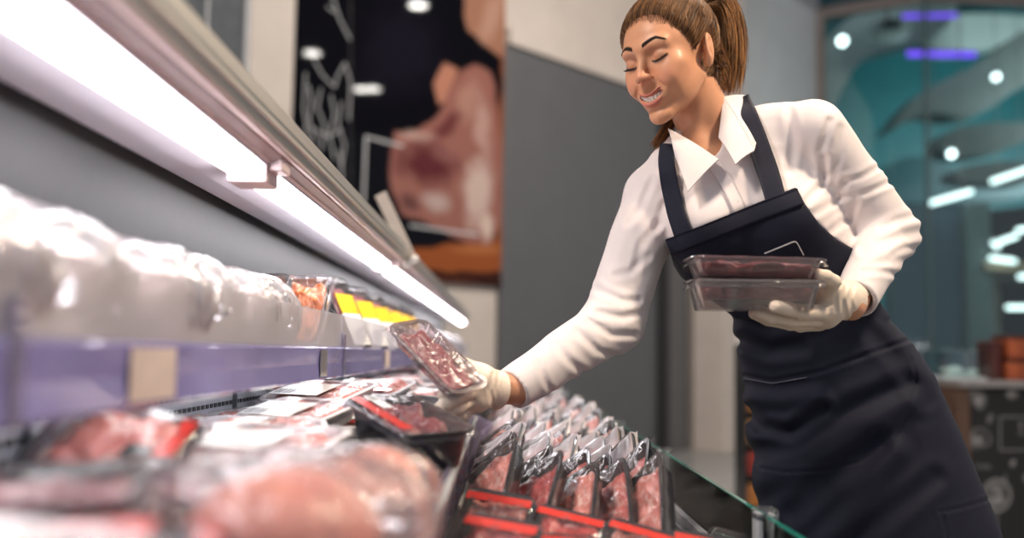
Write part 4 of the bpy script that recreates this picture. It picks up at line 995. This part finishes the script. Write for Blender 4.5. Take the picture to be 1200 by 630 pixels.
# ---- hair: scalp cap and strands drawn back to the ponytail
KN = np.array([.006, .098, .098])        # knot, head space
def hairline(p):    # > 0 where hair grows
    ax = np.abs(p[:, 0]); y, z = p[:, 1], p[:, 2]
    fr = z-.083-.18*np.clip(y+.06, -1, 1)*0-(-.30)*(y+.065)          # behind the forehead line
    a = z-(.094-1.25*(y+.066)+.10*np.clip(ax-.035, 0, 1)*-6)
    a = np.where(y > -.012, np.maximum(a, (y+.001)*2+.3*(z+.01)), a)
    ear = np.hypot((y-.017)/.022, (z-.000)/.036)-1
    low = z+.062+.25*(y-.09)
    return np.minimum(np.minimum(a, low), np.where(ax > .05, np.where(y < .019, np.minimum(ear*.02, 1), ear*.03), 1)*1.0)
def cap_sdf(p):
    d = ell(p, (0, .022, .045), (.072, .090, .078)); d = smin(d, ell(p, (0, -.030, .028), (.062, .056, .062)), .03); d = smin(d, cone(p, (0, .03, -.02), (0, .055, -.055), .052, .040), .02)
    ang = np.arctan2(p[:, 0]-KN[0], -(p[:, 1]-KN[1])); n = .0014*np.sin(ang*95+5*vnoise(p, 30, 2))
    return smax(d-np.clip(.0005+hairline(p)*.40, -.002, .0085)+n*np.clip(hairline(p)*60, 0, 1), -hairline(p)*.8, .0015)
V, Q = sdf_mesh(cap_sdf, (-.10, -.11, -.11), (.10, .15, .15), .0018)
def haircol(V, seed=0):
    g = vnoise(V*np.array([1, 1, 1]), 42, seed)*.5+.5; return np.array([.085, .042, .022])*(1-g[:, None]*.55)+np.array([.36, .165, .060])*g[:, None]*.55
m_hair = vcol('brown_hair', .46, var=.15, nscale=200, spec=.35)
hair = part('hair', hw_(V), Q, m_hair, haircol(V, 1))
class Strands:
    def __init__(s): s.V = []; s.F = []; s.C = []; s.n = 0
    def add(s, pts, r, col):
        n = len(pts); t = np.gradient(pts, axis=0); t /= np.linalg.norm(t, axis=1)[:, None]+1e-12; a = np.cross(t, [.2, .5, .8]); a /= np.linalg.norm(a, axis=1)[:, None]+1e-12; b = np.cross(t, a)
        rr = r*np.array([1]*(n-1)+[.25])[:, None]; v = np.stack([pts+rr*(math.cos(w)*a+math.sin(w)*b) for w in (0, 2.094, 4.189)], 1).reshape(-1, 3)
        for i in range(n-1):
            for k in range(3): s.F.append((s.n+i*3+k, s.n+i*3+(k+1) % 3, s.n+(i+1)*3+(k+1) % 3, s.n+(i+1)*3+k))
        s.V.append(v); s.C.append(np.tile(col, (len(v), 1))); s.n += len(v)
rs = np.random.RandomState(5)
def bez(P0, P1, P2, P3, n):
    t = np.linspace(0, 1, n)[:, None]; return (1-t)**3*P0+3*(1-t)**2*t*P1+3*(1-t)*t*t*P2+t**3*P3
hc = lambda: (lambda g, k: (np.array([.07, .034, .018])*(1-g)+np.array([.46, .215, .070])*g)*k)(rs.rand()**1.4, .7+.5*rs.rand())
# strands lying on the scalp
sc_ = Strands(); Vc_ = V[rs.choice(len(V), 6500)]
def cap_raw(p):
    d = ell(p, (0, .022, .045), (.072, .090, .078)); d = smin(d, ell(p, (0, -.030, .028), (.062, .056, .062)), .03); d = smin(d, cone(p, (0, .03, -.02), (0, .055, -.055), .052, .040), .02)
    return d-np.clip(.0005+hairline(p)*.40, -.002, .0085)
def on_scalp(p):
    for _ in range(4):
        d = cap_raw(p)-.0013; n = p-np.array([0, .02, .03]); n /= np.linalg.norm(n, axis=1)[:, None]; p = p-n*np.minimum(d, 0)[:, None]*1.1
    return p
for v0 in Vc_:
    if cap_sdf(v0[None])[0] < -.004 or hairline(v0[None])[0] < -.0012 or abs(ell(v0[None], (0, .022, .045), (.072, .090, .078))[0]) > .03: continue
    L = np.linalg.norm(KN-v0); e = v0+(KN-v0)*min(1, .075/L); q = v0+(e-v0)*np.linspace(0, 1, 9)[:, None]; q = on_scalp(q)+rs.normal(0, .0005, 3); q[0] = q[0]*.990+np.array([0, .02, .03])*.010
    if ((np.hypot((q[:, 1]-.022)/.021, (q[:, 2]-.002)/.034) < 1) & (np.abs(q[:, 0]) > .045)).any(): continue
    sc_.add(hw_(q), .00034, hc())
so_ = part('scalp_strands', np.concatenate(sc_.V), sc_.F, m_hair, np.concatenate(sc_.C), parent=hair); so_['kind'] = 'stuff'
# ponytail
pt = Strands(); K0 = hw_(KN)
T0, T1, T2, T3 = K0, P(852, -30, 1.78), P(866, 34, 1.770), P(853, 116, 1.755)
for i in range(1500):
    g = rs.rand(); w = rs.normal(0, 1, 3); w /= np.linalg.norm(w); rad = rs.rand()**.6; L_ = .62+.38*rs.rand()**.5
    o0 = w*.012*rad; o1 = w*.030*rad; o2 = w*np.array([.034, .028, .02])*rad; o3 = w*np.array([.024, .02, .02])*rad+np.array([0, 0, 0])
    q = bez(T0+o0, T1+o1, T2+o2, T3+o3, 26)[:max(8, int(26*L_))]; q = q+.0022*np.sin(np.linspace(0, 5+3*rs.rand(), len(q))+rs.rand()*6)[:, None]*rs.normal(0, 1, 3)*rad; pt.add(q, .00045, hc()*1.35)
for i in range(260):     # the lock that falls on the far side of the neck
    w = rs.normal(0, 1, 3); q = bez(hw_((-.045, .060, .02))+w*.004, P(800, 120, 1.76)+w*.005, P(786, 148, 1.74)+w*.005, P(765+rs.rand()*8, 166+rs.rand()*9, 1.725)+w*.003, 18); pt.add(q, .00045, hc()*1.3)
po = part('ponytail', np.concatenate(pt.V), pt.F, m_hair, np.concatenate(pt.C), parent=hair)
MB0 = MB(); a = np.linspace(0, 2*math.pi, 25)[:-1]
wisp = Strands()
for i in range(70):
    s0 = hw_((.070+.004*rs.rand(), -.012+.02*rs.rand(), .030+.03*rs.rand())); e0 = hw_((.074, -.002+.01*rs.rand(), -.040-.03*rs.rand())); m_ = (s0+e0)/2+rs.normal(0, .004, 3); 
    if i < 0: wisp.add(bez(s0, m_, m_, e0, 10), .0003, hc()*1.3)
for i in range(420):     # hair from behind the ear into the tail
    s0 = hw_((.058+.010*rs.rand(), .045+.030*rs.rand(), .045-.075*rs.rand())); w = rs.normal(0, 1, 3); wisp.add(bez(s0, s0+np.array([.012, .012, -.008]), P(846, 60, 1.75)+w*.004, P(850+6*rs.rand(), 82+26*rs.rand(), 1.755)+w*.005, 14), .00042, hc()*1.1)
for i in range(60):     # nape hairs
    s0 = hw_((.045+.02*rs.rand(), .055+.03*rs.rand(), -.02-.04*rs.rand())); e0 = s0+np.array([.010*rs.rand(), .0, -.012-.02*rs.rand()]); wisp.add(bez(s0, s0+rs.normal(0, .004, 3), e0+rs.normal(0, .004, 3), e0, 8), .0003, hc())
wo = part('loose_hairs', np.concatenate(wisp.V), wisp.F, m_hair, np.concatenate(wisp.C), parent=hair); wo['kind'] = 'stuff'

# ---- collar, placket, buttons
def flap(name, pts, th=.003, sub=10, mat=None, lift=.004):
    """cloth flap: pixel/depth corner grid (4 corners) as a curved thick sheet"""
    a, b, c_, d_ = [P(*q) for q in pts]; u = np.linspace(0, 1, sub); U, Vv = np.meshgrid(u, u, indexing='ij'); U = U[..., None]; Vv = Vv[..., None]
    G = (a*(1-U)+b*U)*(1-Vv)+(d_*(1-U)+c_*U)*Vv; n = np.cross(b-a, d_-a); n /= np.linalg.norm(n)
    if n[1] > 0: n = -n
    G = G+n*lift*(np.sin(math.pi*U)*.8+np.sin(math.pi*Vv)*.8); k = sub*sub; Vf = np.concatenate([G.reshape(-1, 3), G.reshape(-1, 3)-n*th])
    Fc = []
    for i in range(sub-1):
        for j in range(sub-1):
            q = [i*sub+j, (i+1)*sub+j, (i+1)*sub+j+1, i*sub+j+1]; Fc.append(tuple(q)); Fc.append(tuple(x+k for x in q[::-1]))
    bd = [i*sub for i in range(sub)]+[(sub-1)*sub+j for j in range(1, sub)]+[i*sub+sub-1 for i in range(sub-2, -1, -1)]+[j for j in range(sub-2, 0, -1)]
    Fc += [(bd[i], bd[(i+1) % len(bd)], bd[(i+1) % len(bd)]+k, bd[i]+k) for i in range(len(bd))]
    o = part(name, Vf, Fc, mat or m_shirt); o.data.set_sharp_from_angle(angle=math.radians(50)); return o
flap('collar', [(783, 150, 1.668), (791, 182, 1.640), (806, 224, 1.605), (842, 186, 1.628)])
flap('collar', [(848, 113, 1.690), (842, 160, 1.650), (862, 192, 1.600), (884, 176, 1.625)])
flap('collar', [(848, 113, 1.690), (884, 176, 1.625), (888, 150, 1.70), (876, 112, 1.745)])
bt = MB(); a = np.linspace(0, 2*math.pi, 17)[:-1]
for (px_, py_) in ((848, 208), (862, 236)):
    q = march(shirt, px_, py_, .001); r3 = np.array([-.25, -.93, .25]); r3 /= np.linalg.norm(r3); e1 = np.cross(r3, [0, 0, 1]); e1 /= np.linalg.norm(e1); e2 = np.cross(r3, e1)
    lp = [q+r3*h_+rr*(np.cos(a)[:, None]*e1+np.sin(a)[:, None]*e2) for h_, rr in ((0, .0052), (.002, .0052), (.0026, .0040), (.0018, .0030))]; bt.loft(lp)
part('buttons', np.concatenate(bt.v), bt.f, plain('shirt_button', (.70, .66, .66), .3))['kind'] = 'stuff'

# ---- apron: bib, straps, skirt
m_apron = plain('navy_twill', (.0105, .0125, .026), .75, var=.10, nscale=60, bstr=.25, bscale=1200)
SK = np.array([[345, 842, 1018, 1.76, .112], [372, 858, 1034, 1.772, .114], [400, 864, 1062, 1.785, .122], [440, 872, 1090, 1.80, .137], [500, 880, 1118, 1.81, .150], [560, 886, 1140, 1.81, .160], [610, 892, 1160, 1.81, .168], [700, 905, 1180, 1.81, .175], [900, 915, 1200, 1.81, .18]])
skirt_sl = slices(SK, 2.15)
sk_cr = [([(872, 440), (905, 446), (960, 436), (1025, 412), (1075, 395)], 3, .0018), ([(876, 482), (892, 500), (925, 505), (965, 480)], 9, .006), ([(880, 465), (915, 470), (960, 462)], 10, -.004),
 ([(884, 530), (930, 512), (990, 480), (1060, 450)], 12, .004), ([(888, 566), (940, 545), (1010, 500), (1075, 470)], 14, -.004), ([(930, 600), (975, 560), (1030, 520)], 14, .005), ([(960, 640), (1010, 590), (1050, 530)], 14, -.005),
 ([(890, 548), (920, 553), (965, 551), (1010, 540), (1050, 515), (1072, 480)], 2.2, .0014), ([(1070, 470), (1074, 440), (1068, 420)], 2.2, .0012), ([(1000, 640), (1045, 600), (1095, 560)], 12, .004), ([(870, 400), (900, 412), (940, 408)], 9, .004), ([(866, 385), (905, 392), (960, 380)], 8, -.003),
 ([(1100, 600), (1125, 595), (1160, 585)], 2.5, .0014), ([(1105, 604), (1112, 640)], 2.5, .0014), ([(1010, 380), (1050, 420), (1085, 470)], 10, .003)]
def apron(Q):
    t = torso(Q)+.0012*vnoise(Q, 20, 8)
    b = smax(np.abs(t-.004)-.0057, mask3(Q, bibp), .0015); b = np.maximum(b, Q[:, 1]-1.80)
    s = skirt_sl(Q)+.004*vnoise(Q*np.array([1, 1, .6]), 9, 6)+creases(Q, sk_cr, k=1.0)
    s = np.maximum(s, Q[:, 2]-zc_-.0); return np.minimum(b, smax(s, .50-Q[:, 2], .004))
V, Q = sdf_mesh(apron, (.20, 1.52, .48), (1.00, 2.06, 1.42), .0034); part('apron', V, Q, m_apron)
def band(name, pl, wpx, off=.012, th=.0022, mat=None, fn=torso):
    """cloth strap laid on the body along a pixel polyline"""
    pl = np.array(pl, float); s = np.concatenate([[0], np.cumsum(np.linalg.norm(np.diff(pl, axis=0), axis=1))]); u = np.linspace(0, s[-1], 40)
    cx_ = np.interp(u, s, pl[:, 0]); cy_ = np.interp(u, s, pl[:, 1]); t = np.stack([np.gradient(cx_), np.gradient(cy_)], 1); t /= np.linalg.norm(t, axis=1)[:, None]; nn = np.stack([-t[:, 1], t[:, 0]], 1)
    w = np.interp(u, s, wpx if hasattr(wpx, '__len__') else [wpx]*len(pl)); rows = []
    for k in range(7):
        f = (k/6-.5); rows.append(np.array([march(fn, cx_[i]+nn[i, 0]*w[i]*f, cy_[i]+nn[i, 1]*w[i]*f, off) for i in range(40)]))
    G = np.stack(rows, 1)
    for _ in range(6): G[1:-1] = (G[:-2]+2*G[1:-1]+G[2:])/4; G[:, 1:-1] = (G[:, :-2]+2*G[:, 1:-1]+G[:, 2:])/4
    nrm = np.cross(np.gradient(G, axis=0), np.gradient(G, axis=1)); nrm /= np.linalg.norm(nrm, axis=2)[..., None]+1e-9
    if nrm[..., 1].mean() > 0: nrm = -nrm
    A_ = G.reshape(-1, 3); B_ = (G-nrm*th).reshape(-1, 3); k = len(A_); Fc = []
    for i in range(39):
        for j in range(6):
            q = [i*7+j, (i+1)*7+j, (i+1)*7+j+1, i*7+j+1]; Fc.append(tuple(q)); Fc.append(tuple(x+k for x in q[::-1]))
    for i in range(39): Fc += [(i*7, (i+1)*7, (i+1)*7+k, i*7+k), (i*7+6, (i+1)*7+6, (i+1)*7+6+k, i*7+6+k)]
    return part(name, np.concatenate([A_, B_]), Fc, mat or m_apron)
band('apron_strap', [(803, 282), (792, 250), (784, 215), (780, 188), (782, 168)], [22, 21, 20, 19, 17])
band('apron_strap', [(910, 236), (900, 200), (886, 160), (874, 128), (868, 114)], [25, 25, 24, 22, 20])
band('placket', [(836, 190), (852, 214), (864, 238), (870, 256)], 15, .004, .0018, m_shirt, fn=shirt)
band('bib_hem', [(783, 290), (830, 272), (885, 250), (938, 230)], 20, .0135, .002)
m_line = plain('white_stitched_line', (.72, .70, .72), .5)
for nm, pl in (('bib_print', [(896, 297), (933, 282), (942, 299)]),):
    band(nm, pl, 1.6, .0125, .001, m_line)
m_apron.node_tree.nodes['Principled BSDF'].inputs['Specular IOR Level'].default_value = .25
m_seam = plain('apron_seam_thread', (.05, .053, .075), .6)
band('pocket_seam', [(872, 443), (905, 449), (945, 442)], 1.2, .002, .001, m_seam, lambda q: apron(q))
# ---- trousers and shoes below the apron
m_trs = plain('dark_trousers', (.02, .02, .024), .7)
def legs(Q):
    d = None
    for sx in (-1, 1):
        hp_ = bl+np.array([.03+sx*.085, .02, .72]); kn = bl+np.array([.05+sx*.095, .0, .46]); an = bl+np.array([.04+sx*.10, .04, .09]); c_ = chain(Q, [hp_, kn, an], [.085, .060, .045], .02); d = c_ if d is None else np.minimum(d, c_)
    return d
V, Q = sdf_mesh(lambda q: smax(legs(q), .075-q[:, 2], .004), bl+[-.22, -.16, .05], bl+[.30, .20, .60], .006); part('trousers', V, Q, m_trs)
for sx in (-1, 1):
    f0 = bl+np.array([.04+sx*.10, .04, 0]); V, Q = sdf_mesh(lambda q: smax(smin(ell(q, f0+[0, -.07, .035], (.046, .105, .045)), ell(q, f0+[0, .02, .045], (.04, .055, .055)), .03), .001-q[:, 2], .003), f0+[-.07, -.20, -.02], f0+[.07, .10, .12], .004); part('shoe', V, Q, m_black)

# ---- hands in latex gloves
m_glove = plain('cream_latex', (.86, .72, .58), .5, var=.05, nscale=50, bstr=.25, bscale=260)
m_wrist = skin_m
def fingers(Q, fs, k=.003):
    d = None
    for pts, rr in fs:
        c_ = chain(Q, pts, rr, k); d = c_ if d is None else np.minimum(d, c_)
    return d
def PP(L): return [P(*q) for q in L]
# left hand (right in the picture): holds the two packs from below
pl_c = [(PP([(984, 352, 1.545), (966, 352, 1.515)]), [.028, .026])]
fl = [ (PP([(972, 340, 1.50), (977, 330, 1.475), (968, 324, 1.455), (957, 321, 1.440)]), [.0115, .0105, .0098, .0085]),     # thumb at the pack's end
       (PP([(962, 366, 1.50), (942, 366, 1.455), (924, 362, 1.430), (909, 359, 1.418)]), [.0120, .0112, .0104, .0094]),      # index along the front
       (PP([(958, 374, 1.52), (930, 375, 1.48), (905, 371, 1.455), (888, 364, 1.450)]), [.0118, .0110, .0103, .0094]),
       (PP([(956, 378, 1.545), (926, 379, 1.51), (900, 374, 1.495), (884, 367, 1.495)]), [.0112, .0105, .0098, .0090]),
       (PP([(962, 380, 1.565), (938, 382, 1.54), (916, 377, 1.53), (902, 370, 1.53)]), [.0100, .0093, .0087, .0080]) ]
def glove_l(Q):
    d = smin(cone(Q, P(994, 352, 1.555), P(972, 352, 1.525), .029, .029), cone(Q, P(974, 344, 1.51), P(968, 368, 1.530), .022, .022), .014)
    d = smin(d, cone(Q, P(968, 364, 1.51), P(960, 374, 1.555), .017, .016), .012)
    f = fingers(Q, fl); d = smin(d, f, .007); d = smin(d, cone(Q, WR_L+(EL_L-WR_L)*.10, P(990, 352, 1.555), .0285, .027), .010)
    d = d+creases(Q, [([(1000, 335), (996, 350), (1000, 368)], 3, .0016), ([(992, 334), (987, 350), (991, 370)], 3, .0014), ([(984, 336), (979, 350), (980, 364)], 3, .0010), ([(975, 356), (962, 358), (948, 362)], 2.5, .0012)])
    return smax(d, -cone(Q, WR_L+(EL_L-WR_L)*.14, WR_L, .024, .024), .002)
c_ = P(955, 352, 1.5); V, Q = sdf_mesh(glove_l, c_-[.12, .12, .08], c_+[.11, .12, .09], .0016); part('glove', V, Q, m_glove)
wl_ = (WR_L-EL_L)/np.linalg.norm(WR_L-EL_L)
V, Q = sdf_mesh(lambda q: cone(q, WR_L-wl_*.04, WR_L+wl_*.02, .024, .022), WR_L-.07, WR_L+.07, .003); part('wrist', V, Q, m_wrist, np.tile([.66, .33, .20], (len(V), 1)))
# right hand: back of the hand to the viewer, gripping the pack's lower end
fr = [ (PP([(556, 440, 1.500), (538, 440, 1.470), (524, 450, 1.452), (519, 462, 1.448)]), [.0122, .0108, .0100, .0090]),
       (PP([(552, 458, 1.485), (534, 466, 1.455), (521, 474, 1.445), (512, 480, 1.445)]), [.0115, .0106, .0098, .0088]),
       (PP([(552, 468, 1.495), (536, 478, 1.468), (522, 484, 1.462), (513, 488, 1.465)]), [.0108, .0100, .0094, .0084]),
       (PP([(556, 474, 1.51), (542, 485, 1.49), (530, 491, 1.485), (521, 494, 1.488)]), [.0098, .0090, .0084, .0076]),
       (PP([(562, 436, 1.52), (545, 428, 1.510), (530, 421, 1.505), (518, 416, 1.505)]), [.0128, .0112, .0100, .0088]) ]
def glove_r(Q):
    d = smin(cone(Q, P(584, 456, 1.530), P(560, 450, 1.508), .027, .027), cone(Q, P(562, 444, 1.505), P(560, 467, 1.500), .023, .021), .014)
    d = smin(d, fingers(Q, fr), .008)
    d = d+creases(Q, [([(578, 438), (574, 455), (578, 474)], 3, .0014), ([(584, 438), (581, 455), (584, 476)], 2.5, .0012), ([(560, 452), (548, 458), (538, 462)], 2.5, .0010)])
    n = (WR_R-P(560, 452, 1.508)); n /= np.linalg.norm(n); d = np.maximum(d, (Q-P(583, 457, 1.53))@n)
    cu_ = cone(Q, P(574, 455, 1.52), P(584, 457, 1.53), .0275, .0300); cu_ = np.maximum(cu_, (Q-P(585, 457, 1.531))@n)
    return smax(smin(d, cu_, .004), -cone(Q, P(580, 456, 1.528), P(592, 458, 1.536), .0255, .0275), .001)
c_ = P(548, 455, 1.49); V, Q = sdf_mesh(glove_r, c_-[.10, .12, .09], c_+[.10, .12, .08], .0016); part('glove', V, Q, m_glove)
V, Q = sdf_mesh(lambda q: cone(q, P(572, 455, 1.52), P(615, 455, 1.56), .0235, .0255), P(595, 455, 1.54)-.09, P(595, 455, 1.54)+.09, .003); part('wrist', V, Q, m_wrist, np.tile([.66, .33, .20], (len(V), 1)))
# red glimpse of cloth in the crook of the arm
# ---- packs in the hands
m_held = clear('held_tray_plastic', (.82, .74, .76), .08, .12, fres=.7, body=.16, bodycol=(.34, .26, .26))
m_heldclr = clear('held_tray_clear', (.90, .87, .86), .08, .10, fres=.7, body=.16, bodycol=(.70, .62, .58))
def held(loc, R, lb, L, Wd, h, traym, meatm, z0=.004, mh=None, ln=None):
    t = root('meat_pack', lb, 'meat pack'); tray(L, Wd, h, .013, traym, t, rim=.005, r=.016)
    meat(L-.008, Wd-.008, z0, (mh or h*.8)-0, meatm, t, 31, lumps=4, amp=.25); film(L+.008, Wd+.008, h+.001, .001, m_film, t, 5, wr=.0006)
    if ln: ln(t)
    return place(t, loc, R, lb)
a1 = P(881, 366, 1.475); a2 = P(883, 320, 1.475)
Rh = Ry(.0) @ Rz(-4) @ Rx(1.5)
held(a1+[0, 0, .002], Rh, 'clear tray of dark meat held from below, lower of the two', .182, .125, .044, m_heldclr, m_dkmeat, z0=.018, mh=.021)
held(a1+[0, 0, .0485], Ry(.8) @ Rz(-3) @ Rx(1.5), 'dark meat tray on top of the clear one in the left hand', .184, .122, .030, m_held, m_dkmeat, mh=.025)
B0, B1 = P(472, 398, 1.50), P(540, 468, 1.44); ex = (B1-B0)/np.linalg.norm(B1-B0); ctr = (B0+B1)/2
nz_f = np.array([.62, -.62, .42]); nz_f -= ex*(nz_f@ex); nz_f /= np.linalg.norm(nz_f); ey = np.cross(nz_f, ex)
held(ctr+nz_f*.004, np.stack([ex, ey, nz_f], 1), 'small meat pack held upright over the case in the gloved hand', .150, .075, .024, m_held, m_dkmeat, mh=.018)
